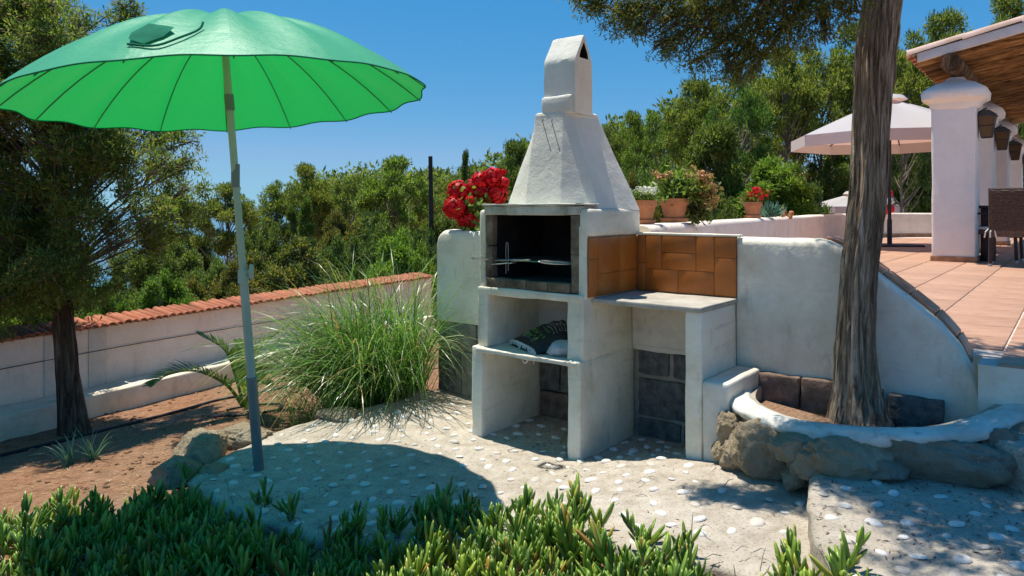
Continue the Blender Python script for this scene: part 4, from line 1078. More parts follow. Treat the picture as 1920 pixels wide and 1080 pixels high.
# ================================================================== boundary wall with tile cap, its kerb, hose, rocks
def WL(l, d, z): return (WA.x+WD.x*l+WN.x*d, WA.y+WD.y*l+WN.y*d, z)
bw = thing('boundary_wall', 'low pinkish garden wall topped with terracotta barrel tiles', 'wall', loc=WL(2, 0, -.5))
mb = MB(); mb.rbox(-2.2, 6.6, -.20, .0, -1.2, .262, .01, .15, WL, .008, 3); sub(mb, 'wall_body', MT['pink'], bw)
for l in (.55, .95, 4.9):
    mb = MB(); mb.rbox(l-.09, l+.09, -.05, .012, -.4, .258, .006, .2, WL, .006, 4); sub(mb, 'pilaster', MT['cream'], bw)
mb = MB(); mb.box(-2.2, 6.6, -.22, .015, .2625, .272, WL); sub(mb, 'tile_bed', MT['mortar'], bw, smooth=False)
bar_me = []
for i in range(3):
    mb = barrel((0, 0, 0), (-WN.x*.30, -WN.y*.30, .055), .043+.002*i, .85); bar_me.append(mb.mesh('tile', MT['rooftile']))
for k in range(104):
    l = -2.15+k*.084
    o = put('tile', rnd.choice(bar_me), bw, Vector(WL(l+rnd.uniform(-.008, .008), .075+rnd.uniform(-.02, .02), .266+rnd.uniform(-.004, .008)))-bw.location, (0, 0, rnd.uniform(-.09, .09)))
mb = MB(); mb.tube([WL(l_, .012, .03+.012*math.sin(l_*1.3)) for l_ in np.linspace(-2.1, 3.4, 40)], .004, 5); tag(mb.build('wall_cable', MT['dark']), 'thin dark cable strung along the face of the tiled garden wall', 'cable')
kb = MB(); kb.rbox(-2.2, 6.2, .015, .335, -.75, -.285, .02, .08, WL, .022, 3.5)
tag(kb.build('kerb', MT['ledge'], angle=180), kind='structure')
hose_px = [(-60, 872), (0, 857), (80, 838), (160, 818), (260, 793), (340, 772), (410, 752), (470, 741), (540, 727), (600, 712), (660, 700)]
hp = [hit(px, py, ground_z, 3)+Vector((0, 0, .012)) for px, py in hose_px]
mb = MB(); mb.tube(path_pts(hp, 120), .014, 8); tag(mb.build('irrigation_hose', MT['hose'], angle=180), 'black irrigation hose running across the red garden soil', 'hose')
pc = hit(462, 772, ground_z, 3)
mb = MB(); mb.tube([pc+Vector((.26*math.cos(a)+.02, .22*math.sin(a), .02+ground_z(pc.x+.26*math.cos(a), pc.y+.22*math.sin(a))-pc.z)) for a in np.linspace(-2.9, 2.6, 50)], .010, 7)
tag(mb.build('hose_ring', MT['hose'], angle=180), 'thin black drip hose coiled round the foot of the palm', 'hose')
RL = ['pale boulder at the left corner of the pebble patio', 'tan rock half buried beside the ice plants', 'flat tan rock on the patio edge below the grass clump', 'small tan rock between the two boulders at the patio corner', 'low rock on the patio edge behind the parasol pole', 'rounded rock at the foot of the grass by the grey blocks']
for i, (px, py, d, wp_, hp_, dp, mt, se) in enumerate(((378, 850, 4.12, 92, 84, .14, 'rock', 4.0), (330, 884, 3.9, 92, 56, .12, 'rock', 8.1), (634, 780, 4.86, 86, 30, .12, 'rock', 2.2), (402, 890, 3.85, 46, 40, .08, 'rock', 6.6), (452, 818, 4.4, 92, 46, .14, 'rock', 9.4), (795, 748, 5.35, 110, 34, .1, 'rock', 5.1))):
    tag(rock_at(None, 'rock', px, py, d, wp_, hp_, dp, mt, se), RL[i], 'rock', 'rocks along the patio edge')

# ================================================================== vegetation
def trunk_mesh(path, radii, n=14, groove=.0, seed=0, seg=None):
    """a trunk with a fluted, twisted section"""
    seg = seg or len(path)*4; P = path_pts(path, seg); mb = MB(); rings = []
    for i, p in enumerate(P):
        f = i/seg*(len(radii)-1); k = min(int(f), len(radii)-2); r = radii[k]+(radii[k+1]-radii[k])*(f-k)
        d = (P[min(i+1, seg)]-P[max(i-1, 0)]).normalized(); a = d.cross(Vector((0, 1, .01))).normalized(); b = d.cross(a)
        ring = []
        for q in range(n):
            th = 2*PI*q/n; tw = th+p.z*.35
            g = 1+groove*(mnoise.noise((math.cos(tw)*2.2+seed, math.sin(tw)*2.2, p.z*.55))+.7*mnoise.noise((math.cos(tw)*6, math.sin(tw)*6+seed, p.z*.9))+.35*mnoise.noise((math.cos(tw)*15+seed, math.sin(tw)*15, p.z*1.6)))
            ring.append(p+(a*math.cos(th)+b*math.sin(th))*r*g)
        rings.append(ring)
    mb.loft(rings, cap0=True, cap1=True); return mb
def foliage(clumps, per, length, width, rng, up=.35, shell=.55, jitter=.8):
    out = []
    for (c, r) in clumps:
        rr = r if hasattr(r, '__len__') else (r, r, r)
        n = max(8, int(per*(rr[0]*rr[2])))
        d = unit(rng.normal(size=(n, 3))); rad = (shell+(1-shell)*rng.random((n, 1)))**1.0*(rng.random((n, 1))**.25)
        p = np.array(c)+d*rad*np.array(rr)
        out.append(leaves(p, d*1.0+np.array([0, 0, up])+rng.normal(size=(n, 3))*jitter, length, width, rng))
    return np.concatenate(out)

# --- big juniper in the planter
jr = np.random.default_rng(21)
tr = thing('juniper_tree', 'large juniper with stringy fluted trunk growing in the stone planter', 'tree', loc=W(1.33, .42, .36))
tp_px = [(1616, 800), (1611, 740), (1607, 640), (1614, 500), (1630, 360), (1636, 220), (1643, 90), (1656, -30), (1672, -200), (1690, -420), (1705, -640)]
tpath = [at(px, py, 3.50+.0002*(800-py)) for px, py in tp_px]
mb = trunk_mesh(tpath, [.158, .106, .085, .078, .077, .079, .083, .087, .08, .06, .04], 110, .24, 3.3, 200); sub(mb, 'trunk', MT['bark'], tr, angle=180)
rs = random.Random(6); mb = MB(); SEGT = 200; TPP = path_pts(tpath, SEGT); RAD = [.158, .106, .085, .078, .077, .079, .083, .087, .08, .06, .04]
for i in range(230):
    k0 = rs.randint(0, 150); n_ = rs.randint(10, 34); th = rs.random()*6.28; dr = rs.uniform(-.012, .012); pts = []
    for k in range(k0, min(SEGT, k0+n_)):
        p = TPP[k]; f = k/SEGT*10; q = min(int(f), 9); r = RAD[q]+(RAD[q+1]-RAD[q])*(f-q); a_ = th+dr*(k-k0)+.02*math.sin(k*.4+i)
        tw = a_+p.z*.35; g = 1+.24*(mnoise.noise((math.cos(tw)*2.2+3.3, math.sin(tw)*2.2, p.z*.55))+.7*mnoise.noise((math.cos(tw)*6, math.sin(tw)*6+3.3, p.z*.9))+.35*mnoise.noise((math.cos(tw)*15+3.3, math.sin(tw)*15, p.z*1.6)))
        d_ = (TPP[min(k+1, SEGT)]-TPP[max(k-1, 0)]).normalized(); aa = d_.cross(Vector((0, 1, .01))).normalized(); bb = d_.cross(aa)
        e_ = abs((k-k0)/n_-.5)*2; pts.append(p+(aa*math.cos(a_)+bb*math.sin(a_))*r*(g+.012+.05*max(0, e_-.8)*rs.random()))
    if len(pts) > 3: w_ = rs.uniform(.003, .0085); mb.tube(pts, [w_*(.25+.75*math.sin(PI*(j+.5)/len(pts))) for j in range(len(pts))], 5, cap=False)
sub(mb, 'bark_strips', MT['bark'], tr, angle=180)['kind'] = 'stuff'
vis = [(1098, 2, 3.9, .10), (1125, 14, 3.9, .12), (1160, 30, 3.85, .14), (1190, 50, 3.8, .12), (1215, 20, 3.8, .17), (1250, 55, 3.75, .16), (1285, 80, 3.75, .14), (1295, 25, 3.8, .18), (1325, 70, 3.7, .17), (1350, 20, 3.6, .2), (1362, 105, 3.7, .14), (1384, 140, 3.72, .10), (1396, 110, 3.7, .12), (1405, 60, 3.6, .2),
       (1440, 90, 3.65, .12), (1450, 30, 3.55, .2), (1480, 60, 3.6, .13), (1500, 20, 3.55, .16), (1530, 45, 3.55, .11), (1560, 15, 3.5, .13), (1590, 35, 3.5, .09), (1602, 5, 3.5, .12), (1180, -25, 3.9, .2), (1270, -30, 3.8, .22), (1370, -40, 3.7, .24), (1470, -40, 3.6, .24), (1420, 125, 3.7, .09), (1310, 118, 3.75, .08), (1240, 92, 3.8, .07), (1545, 70, 3.55, .06), (1100, -30, 3.95, .16)]
cl = [(at(px, py, d-.32), r*.92) for px, py, d, r in vis]
rr = random.Random(31)
spots = 0; tries = 0
while spots < 92 and tries < 6000:                    # unseen rest of the crown above the picture, shaped by where its shadows fall
    tries += 1
    x, y, z = rr.uniform(.1, 3.2), rr.uniform(2.6, 5.0), rr.uniform(2.6, 4.4)
    if H-(z-H) is None: continue
    r = rr.uniform(.14, .26)
    if HY-(z-r-H)*F/y > -14: continue
    k = z-.25; sx, sy = x+.21*k, y-.18*k
    ok = (sx > 1.28+.18*math.sin(sy*7)+.35*sm(2.95, 3.15, sy) and 1.7 < sy < 3.75 and sx < 3.4)
    if not ok and math.hypot(sx-1.06, (sy-3.10)*1.2) < .17 and rr.random() < .5: ok = True
    if not ok: continue
    cl.append((Vector((x, y, z)), r)); spots += 1
mb = MB(); org = tpath[8]
for c, r in cl:
    st = tpath[7].lerp(tpath[9], rr.random()); mid = st.lerp(c, .55)+Vector((rr.uniform(-.1, .1), rr.uniform(-.1, .1), rr.uniform(.05, .25)))
    mb.tube(path_pts([st, mid, c], 7), [.022, .018, .015, .012, .01, .008, .006, .004], 5)
    for _ in range(5):
        e = c+Vector((rr.gauss(0, 1), rr.gauss(0, 1), rr.gauss(-.2, .8))).normalized()*r*.95; mb.tube([mid.lerp(c, rr.uniform(.6, 1)), c.lerp(e, .5)+Vector((0, 0, .02)), e], [.006, .004, .002], 4, cap=False)
sub(mb, 'branches', MT['twig'], tr, angle=180)
# sprays: clumps broken into small hanging sub-clumps of scale leaves
def sprays(cl, k, subr, per, length, width, rng, up, seedr):
    q = []
    for c, r in cl:
        for _ in range(max(3, int(k*r*r))):
            d = Vector((seedr.gauss(0, 1), seedr.gauss(0, 1), seedr.gauss(0, .9))).normalized()*(r*seedr.random()**.4)
            q.append((Vector(c)+d, subr*seedr.uniform(.6, 1.3)))
    return foliage(q, per, length, width, rng, up, .2, .7)
P_ = np.concatenate([sprays(cl[:len(vis)], 1500, .045, 24000, .023, .0060, jr, .0, rr), sprays(cl[len(vis):], 560, .05, 13000, .036, .010, jr, .15, rr)])
print('juniper leaves', len(P_))
put('crown', polys_mesh('crown', P_-np.array(tr.location), MT['juniper']), tr)

# --- left juniper behind the parasol
t2b = hit(140, 812, ground_z, 3)
t2 = thing('juniper_tree', 'dark spreading juniper behind the green parasol at the boundary wall', 'tree', loc=t2b)
dq = t2b.y
pth = [at(px, py, dq+.0*py) for px, py in ((142, 822), (138, 790), (127, 700), (118, 600), (113, 500), (112, 380), (110, 240), (104, 100), (100, -60))]
mb = trunk_mesh(pth, [.135, .105, .085, .078, .072, .065, .05, .035, .02], 40, .16, 9.1, 80); sub(mb, 'trunk', MT['barkdark'], t2, angle=180)
prof = [(-40, 60), (20, 150), (60, 165), (110, 175), (180, 230), (240, 300), (300, 352), (350, 362), (400, 366), (440, 352), (480, 318), (520, 270), (560, 215), (600, 150)]
def redge(y):
    for (a, xa), (b, xb) in zip(prof, prof[1:]):
        if a <= y <= b: return xa+(xb-xa)*(y-a)/(b-a)
    return 60
cl2 = []; rr = random.Random(8)
while len(cl2) < 255:
    py = rr.uniform(-30, 585); e = redge(py); px = rr.uniform(-170, e-14)
    d = dq+rr.uniform(-.75, .85); r = rr.uniform(.13, .26)
    if px > e-40: r *= .7
    if py > 500 and rr.random() < .45: continue
    if abs(px-118) < 25 and py > 500: continue
    cl2.append((at(px, py, d), r))
for px, py in ((30, 28), (80, 62), (152, 38), (148, 62), (235, 12), (240, 32), (222, 50), (360, 395), (368, 350), (352, 300), (345, 262), (20, 10), (60, 95), (130, 95), (372, 402), (340, 432)): cl2.append((at(px, py, dq+rr.uniform(-.4, .4)), .13))
mb = MB()
for c, r in cl2:
    f = min(.98, max(.50, (c.z-.15-t2b.z)/(pth[-1].z-t2b.z))); k = f*8; i = min(7, int(k)); st = pth[i].lerp(pth[i+1], k-i)-Vector((0, 0, .1))
    mid = st.lerp(c, .5)+Vector((rr.uniform(-.1, .1), rr.uniform(-.1, .1), rr.uniform(-.05, .15)))
    mb.tube(path_pts([st, mid, c], 6), [.011, .009, .008, .006, .005, .004, .003], 5)
    for _ in range(6):
        e = c+Vector((rr.gauss(0, 1), rr.gauss(0, 1), rr.gauss(-.1, .8))).normalized()*r; mb.tube([mid.lerp(c, rr.uniform(.6, 1)), c.lerp(e, .5), e], [.006, .004, .002], 4, cap=False)
sub(mb, 'branches', MT['twig'], t2, angle=180)
P_ = sprays(cl2, 640, .07, 8200, .046, .0115, jr, .45, rr)
print('left juniper leaves', len(P_))
put('crown', polys_mesh('crown', P_-np.array(t2b), MT['juniper2']), t2)

# --- distant pines and shrubs: a few crown shapes, each tree a thing with trunk and crown
def pine_variant(seed, shape):
    rg = np.random.default_rng(seed); rr = random.Random(seed); cl = []
    if shape == 'round':
        n = 58
        for i in range(n):
            d = Vector((rr.gauss(0, 1), rr.gauss(0, 1), rr.gauss(.25, .9))).normalized(); f = rr.uniform(.55, 1)
            r_ = rr.uniform(.04, .092); cl.append((Vector((d.x*.37*f, d.y*.37*f, .64+d.z*.31*f)), (r_*1.15, r_*1.15, r_*.62)))
    elif shape == 'tall':
        for i in range(64):
            z = rr.uniform(.25, .97); w_ = .30*math.sin(min(1, (1.02-z)*1.5)*PI/2)+.03; a = rr.random()*6.28; f = rr.random()**.5
            cl.append((Vector((w_*f*math.cos(a), w_*f*math.sin(a), z)), rr.uniform(.055, .10)))
    elif shape == 'cone':
        for i in range(60):
            z = rr.uniform(.05, .97); w_ = .17*(1-z)**.7+.015; a = rr.random()*6.28; f = rr.random()**.4
            cl.append((Vector((w_*f*math.cos(a), w_*f*math.sin(a), z)), rr.uniform(.03, .055)))
    elif shape == 'shrub':
        for i in range(80):
            d = Vector((rr.gauss(0, 1), rr.gauss(0, 1), rr.gauss(.1, .8))).normalized(); f = rr.uniform(.5, 1)
            cl.append((Vector((d.x*.48*f, d.y*.48*f, max(.06, .45+d.z*.46*f))), rr.uniform(.07, .14)))
    if shape == 'shrub': P_ = foliage(cl, 60000, .030, .013, rg, .15, .3, .8)
    elif shape == 'cone': P_ = foliage(cl, 200000, .022, .007, rg, .9, .3, .6)
    else: P_ = foliage(cl, 88000, .028, .0088, rg, .30, .35, .8)
    mb = MB(); top_ = max(c.z for c, r in cl)
    bend = Vector((rr.uniform(-.06, .06), rr.uniform(-.06, .06), 0))
    mb.tube(path_pts([(0, 0, -.12), Vector((0, 0, .2))+bend, Vector((0, 0, .5))+bend*.5, (0, 0, min(.9, top_))], 10), [.022, .02, .018, .016, .014, .012, .010, .008, .006, .004, .003], 7)
    for c, r in cl[::2]:
        z0 = max(.12, c.z-.22); st = Vector((0, 0, z0))+bend*(.6); mb.tube(path_pts([st, st.lerp(c, .5)+Vector((0, 0, -.02)), c], 4), [.008, .006, .005, .004, .002], 4, cap=False)
    return P_, mb
VAR = {}
for nm, seed, shape, mt in (('r1', 1, 'round', 'pine'), ('r2', 2, 'round', 'pine'), ('r3', 3, 'round', 'pinedk'), ('t1', 4, 'tall', 'pine'), ('t2', 5, 'tall', 'pinedk'), ('c1', 6, 'cone', 'pinedk'), ('c2', 9, 'tall', 'bright'), ('s1', 7, 'shrub', 'olive'), ('s2', 8, 'shrub', 'bright'), ('s3', 10, 'shrub', 'pinedk')):
    P_, mb = pine_variant(seed, shape)
    VAR[nm] = (polys_mesh('crown', P_, MT[mt]), mb.mesh('trunk', MT['pinebark' if shape != 'shrub' else 'greytwig'], True, 180)); 
def tree(name, label, cat, px, ytop, d, wpx, var, group, base=None, hfix=None):
    x = (px-960)/F*d; zt_ = H+(HY-ytop)/F*d; zb_ = ground_z(x, d) if base is None else base
    h = zt_-zb_; wd = wpx/F*d
    natural = {'r': .80, 't': .66, 'c': .36, 's': 1.08}[var[0]]
    t = thing(name, label, cat, group, loc=(x, d, zb_), rz=rnd.random()*6.28)
    sx = wd/natural
    put('trunk', VAR[var][1], t, sc=(sx if var[0] == 's' else min(sx, h), sx if var[0] == 's' else min(sx, h), h)); put('crown', VAR[var][0], t, sc=(sx, sx, h/(1.0)))
    return t
GP = 'pines beyond the garden'
for a in (
    ('spreading pine over the sea gap left of the parasol pole', 432, 338, 27, 150, 'r1'), ('pale green pine just right of the parasol pole', 520, 322, 29, 150, 'r2'),
    ('tallest rounded pine between the pole and the utility post', 572, 302, 30, 130, 'r1'), ('low pine filling the dip before the domed pine', 655, 312, 34, 150, 'r2'),
    ('broad domed pine left of the utility post', 745, 288, 27, 190, 'r1'), ('pine directly behind the utility post', 822, 318, 33, 130, 'r2'),
    ('pine behind the red geranium', 905, 300, 33, 140, 'r3'), ('pine rising at the left edge of the hood', 968, 258, 36, 130, 'r1'),
    ('pine hidden mostly behind the chimney hood', 1040, 270, 36, 150, 'r2'), ('small pine right of the chimney shaft', 1140, 226, 36, 110, 'r3'),
    ('bushy pine on the skyline right of the hood', 1186, 204, 38, 110, 'r1'), ('yellow green pine above the white flowerpot', 1238, 186, 30, 130, 'r2'),
    ('tall pine above the large flowerpot', 1310, 142, 27, 160, 'r1'), ('dark pine under the hanging juniper branch', 1385, 128, 24, 150, 'r3'),
    ('broad pine above the small red flowerpot', 1465, 84, 25, 190, 'r1'), ('pine left of the big juniper trunk', 1545, 58, 26, 190, 'r2'),
    ('tall pine behind the big juniper trunk', 1615, 34, 27, 190, 'r1'), ('bright pine above the cream parasol', 1706, 62, 24, 180, 'r2'),
    ('pine with crown above the porch eave corner', 1768, 12, 27, 200, 'r1'), ('smaller pine above the porch roof tiles', 1826, 36, 29, 200, 'r2'),
    ('highest pine at the top right corner', 1890, -22, 30, 170, 'r1'), ('dark pine behind the porch pillars', 1900, 120, 26, 170, 'r3'), ('pine between trunk and front porch pillar', 1690, 170, 21, 150, 'r3')):
    tree('pine_tree', a[0], 'tree', *a[1:], GP)
for a in (('slim dark cypress on the skyline behind the geranium', 873, 283, 30, 34, 'c1'), ('dark conical juniper left of the domed pine', 575, 372, 19, 60, 'c1'), ('second dark conical juniper beside it', 545, 385, 20, 50, 'c1'),
          ('light green upright juniper right of the flowerpots', 1462, 292, 14.5, 110, 'c2'), ('upright dark juniper behind the kalanchoe pot', 1340, 232, 15.5, 170, 't1')):
    tree('juniper_tree' if 'juniper' in a[0] else 'cypress_tree', a[0], 'tree', *a[1:], 'conical trees beyond the garden')
GS = 'shrubs beyond the walls'
for a in (
    ('olive brown lentisk shrub right of the parasol pole', 560, 425, 13, 250, 's1'), ('bright green shrub behind the pampas grass', 742, 428, 14, 190, 's2'),
    ('dark shrub left of the retaining wall end', 812, 405, 16, 130, 's3'), ('olive shrub behind the parasol pole', 440, 468, 12, 170, 's1'),
    ('greenish shrub between olive shrub and bright shrub', 655, 412, 15, 150, 's3'), ('grey green bush under the sea gap', 395, 462, 14, 170, 's3'), ('dark bush left of the sea gap behind the juniper', 300, 425, 17, 190, 's3'), ('olive bush low behind the tiled wall', 360, 505, 11.5, 150, 's1'), ('far green bush on the slope to the sea', 330, 400, 30, 170, 's3'),
    ('bright bush overhanging the tiled wall right of the left juniper', 300, 505, 8.25, 170, 's2'), ('bright bush behind the left juniper trunk', 185, 525, 7.75, 140, 's2'),
    ('bright bush at the left edge over the wall', 30, 515, 7.2, 180, 's2'), ('shaded bush between the two bright bushes', 235, 500, 10.5, 190, 's3'), ('shaded bush at far left', 60, 440, 11, 230, 's3'),
    ('low dark shrub right of the hood flare', 1215, 262, 21, 150, 's3'), ('low olive shrub behind the white flowerpot', 1185, 300, 15, 120, 's1'),
    ('dark shrub behind the large flowerpot', 1285, 285, 17, 170, 's3'), ('dark shrub right of the large flowerpot', 1375, 300, 16, 150, 's3'),
    ('dark shrub behind the pink flower clump', 1485, 300, 19, 150, 's3'), ('dark shrub above the small cream parasol', 1560, 280, 25, 170, 's3'),
    ('shrub behind the big trunk', 1640, 270, 26, 160, 's3'), ('green shrub between parasol pole and pillar', 1715, 300, 24, 160, 's3'), ('dark shrub behind the far pillars', 1880, 240, 30, 190, 's3'),
    ('low dark shrub behind the kalanchoe flowers', 1335, 345, 13, 120, 's3'), ('dark understorey shrub by the domed pine', 715, 372, 20, 170, 's3'), ('dark understorey shrub below the geranium', 880, 350, 22, 170, 's3'), ('olive shrub under the low pine', 630, 375, 22, 150, 's1'), ('bright shrub beneath the utility post', 790, 450, 15, 120, 's2'), ('grey green shrub under the pale pine', 490, 395, 21, 130, 's3')):
    tree('shrub', a[0], 'shrub', *a[1:], GS)
# wooded hillside far behind: one mass
rg = np.random.default_rng(77); rr = random.Random(78); cl3 = []
sky_line = [(430, 392), (560, 352), (700, 335), (850, 335), (960, 290), (1100, 265), (1200, 232), (1300, 190), (1450, 150), (1600, 110), (1750, 90), (1960, 60)]
def sl(px):
    for (a, ya), (b, yb) in zip(sky_line, sky_line[1:]):
        if a <= px <= b: return ya+(yb-ya)*(px-a)/(b-a)
    return 400
for i in range(620):
    px = rr.uniform(540, 1990); py = sl(px)+rr.random()**1.3*(450-sl(px)); d = rr.uniform(42, 58)
    cl3.append((at(px, py, d), rr.uniform(.7, 1.5)))
o = put('hillside_woodland', polys_mesh('hillside_woodland', foliage(cl3, 130, .42, .16, rg, .2, .3, .8), MT['pinedk'])); tag(o, 'dark wooded hillside filling the gaps behind the pines', 'woodland', kind='stuff')
# utility post and its wire
up_ = thing('utility_post', 'dark wooden utility post rising above the pines', 'post', loc=(at(809, 440, 21).x, 21, ground_z(at(809, 440, 21).x, 21)))
ptop = at(807, 293, 21); mb = MB(); mb.tube([Vector(up_.location)-Vector((0, 0, .5)), at(809, 440, 21), ptop], [.075, .07, .06], 12); sub(mb, 'post', MT['polewood'], up_)
mb = MB(); e = at(1010, 268, 60); a0 = ptop-Vector((0, 0, .45)); mb.tube([a0.lerp(e, f)-Vector((0, 0, 1.2*f*(1-f)*4*.25)) for f in np.linspace(0, 1, 16)], .006, 4); sub(mb, 'wire', MT['dark'], up_)

# --- pampas-like grass clump
def blades(n, src, length, width, lean, droop, rng, seg=9):
    out = []
    for i in range(n):
        o, l = src(i), length*(.55+.6*rng.random()); a = rng.random()*2*PI
        d = np.array([math.cos(a), math.sin(a), 0])*rng.random()**.6*lean[2]+np.array([lean[0], lean[1], 0]); g = droop*(.6+.8*rng.random())
        vel = unit(np.array([d[0], d[1], 1.0])); p = np.array(o, float); pts = [p]
        for k in range(seg):
            vel = unit(vel+np.array([d[0]*.12, d[1]*.12, -g*(k/seg)**1.0])); p = p+vel*l/seg; pts.append(p)
        side = unit(np.cross(vel, np.array([0, 0, 1.0]))+rng.normal(size=3)*.3); w_ = width*(.6+.7*rng.random())
        for k in range(seg):
            wa, wb = w_*(1-(k/seg)**2.2)*.5, w_*(1-((k+1)/seg)**2.2)*.5
            out.append([pts[k]-side*wa, pts[k]+side*wa, pts[k+1]+side*wb, pts[k+1]-side*wb])
    return np.array(out)
def strip_mesh(name, P, seg, mat):
    """blade quads joined along each blade so that a blade is one island"""
    n = len(P)//seg; vs = np.zeros((n, seg+1, 2, 3)); Q = P.reshape(n, seg, 4, 3)
    vs[:, :seg, 0] = Q[:, :, 0]; vs[:, :seg, 1] = Q[:, :, 1]; vs[:, seg, 0] = Q[:, -1, 3]; vs[:, seg, 1] = Q[:, -1, 2]
    idx = np.arange(n*(seg+1)*2).reshape(n, seg+1, 2)
    fs = np.stack([idx[:, :-1, 0], idx[:, :-1, 1], idx[:, 1:, 1], idx[:, 1:, 0]], axis=-1).reshape(-1, 4)
    me = bpy.data.meshes.new(name); me.from_pydata(vs.reshape(-1, 3).tolist(), [], fs.tolist()); me.update(); me.materials.append(mat)
    me.polygons.foreach_set('use_smooth', [True]*len(me.polygons)); return me
gb = Vector((-1.03, 5.55, -.12)); gt = thing('pampas_grass', 'large arching pampas grass clump against the end of the retaining wall', 'grass clump', loc=gb)
rg = np.random.default_rng(5)
def gsrc(i): 
    a = rg.random()*6.28; r = rg.random()**.5; return (r*.36*math.cos(a), r*.30*math.sin(a), -.06)
P_ = np.concatenate([blades(1900, gsrc, 1.30, .012, (-.17, -.12, .50), .47, rg), blades(200, gsrc, 1.6, .008, (-.08, -.05, .55), .36, rg)])
put('blades', strip_mesh('blades', P_, 9, MT['grass']), gt)
put('dry_blades', strip_mesh('dry_blades', blades(160, gsrc, .62, .007, (-.2, -.2, .75), .6, rg), 9, MT['dry']), gt)
ng = thing('wispy_grass', 'thin wispy grass tuft at the patio edge left of the pampas clump', 'grass clump', loc=(-1.32, 5.05, -.12))
put('blades', strip_mesh('blades', blades(150, lambda i: (rg.normal()*.14, rg.normal()*.1, -.02), .52, .006, (-.15, -.05, .45), .3, rg), 9, MT['grass']), ng)
# --- dry grey shrub by the kerb
ds = thing('dry_shrub', 'dry grey twiggy shrub against the tiled garden wall', 'shrub', loc=hit(602, 672, ground_z, 3))
mb = MB(); rr = random.Random(4)
for i in range(240):
    a = rr.random()*6.28; p = Vector((0, 0, 0)); d = Vector((math.cos(a)*.6, math.sin(a)*.6, rr.uniform(.5, 1.4))).normalized(); l = rr.uniform(.3, .72); pts = [p]
    for k in range(5): d = (d+Vector((rr.gauss(0, .25), rr.gauss(0, .25), rr.gauss(.05, .2)))).normalized(); p = p+d*l/5; pts.append(p)
    mb.tube(pts, [.004, .0035, .003, .0025, .002, .0015], 3, cap=False)
mb.build('twigs', MT['greytwig'], ds, angle=180)
put('dry_leaves', polys_mesh('dry_leaves', leaves(np.array([(rr.gauss(0, .25), rr.gauss(0, .22), abs(rr.gauss(.35, .18))) for _ in range(1400)]), rg.normal(size=(1400, 3)), .022, .006, rg), MT['dry']), ds)
# --- young palm
pm = thing('young_palm', 'young date palm with feathery fronds behind the parasol pole', 'palm', loc=pc)
def frond(pts, ll, n=46, flip=1):
    """pts: pixels with depth"""
    rgp = np.random.default_rng(int(pts[0][0]+pts[-1][0])); P = [at(*p)-pc for p in pts]; C = path_pts(P, n)
    mb = MB(); mb.tube(C, [.013*(1-i/n)+.002 for i in range(n+1)], 6); st = mb.build('rachis', MT['palm'], pm, angle=180)
    base_, dirs = [], []
    out = []
    for i in range(int(n*.22), n+1):
        d = (C[min(i+1, n)]-C[max(i-1, 0)]).normalized(); up = Vector((0, 0, 1)); sd_ = d.cross(up).normalized(); nn = sd_.cross(d)
        f = (i/n); l = ll*(.35+.65*math.sin(PI*min(1, .12+f*.9)))
        for s_ in (-1, 1):
            q = (d*.75+sd_*s_*.75+nn*.35+Vector(rgp.normal(size=3)*.07)).normalized(); w_ = .0105
            a = C[i]; b = a+q*l*.5; c = a+q*l-Vector((0, 0, .10*l)); sv = q.cross(nn).normalized()*w_
            out.append([a-sv*.6, a+sv*.6, b+sv, b-sv]); out.append([b-sv, b+sv, c+sv*.1, c-sv*.1])
    put('leaflets', strip_mesh('leaflets', np.array(out), 2, MT['palm']), st)
dp_ = pc.y
frond([(457, 762, dp_), (440, 700, dp_-.05), (420, 655, dp_-.1), (372, 627, dp_-.15)], .17)
frond([(455, 762, dp_), (425, 722, dp_-.15), (370, 696, dp_-.3), (318, 702, dp_-.4), (284, 722, dp_-.5)], .20)
frond([(462, 762, dp_), (472, 700, dp_+.05), (492, 648, dp_+.1), (542, 610, dp_+.15)], .15)
frond([(464, 762, dp_), (478, 715, dp_-.1), (496, 690, dp_-.2), (512, 690, dp_-.3)], .11)
frond([(460, 762, dp_), (462, 715, dp_+.1), (458, 670, dp_+.2), (446, 640, dp_+.3)], .13)
frond([(461, 764, dp_), (470, 730, dp_-.2), (486, 712, dp_-.35), (505, 722, dp_-.45)], .11)
# --- two small spiky plants in the shaded soil
for i, (px, py) in enumerate(((128, 872), (172, 862))):
    b = hit(px, py, ground_z, 2.5); t = thing('spiky_seedling', ('left' if i == 0 else 'right') + ' one of two small dark spiky plants in shaded soil', 'plant', 'spiky seedlings', loc=b)
    put('blades', strip_mesh('blades', blades(34, lambda i: (rg.normal()*.015, rg.normal()*.015, -.01), .24, .009, (0, 0, .6), .15, rg), 9, MT['agave']), t)

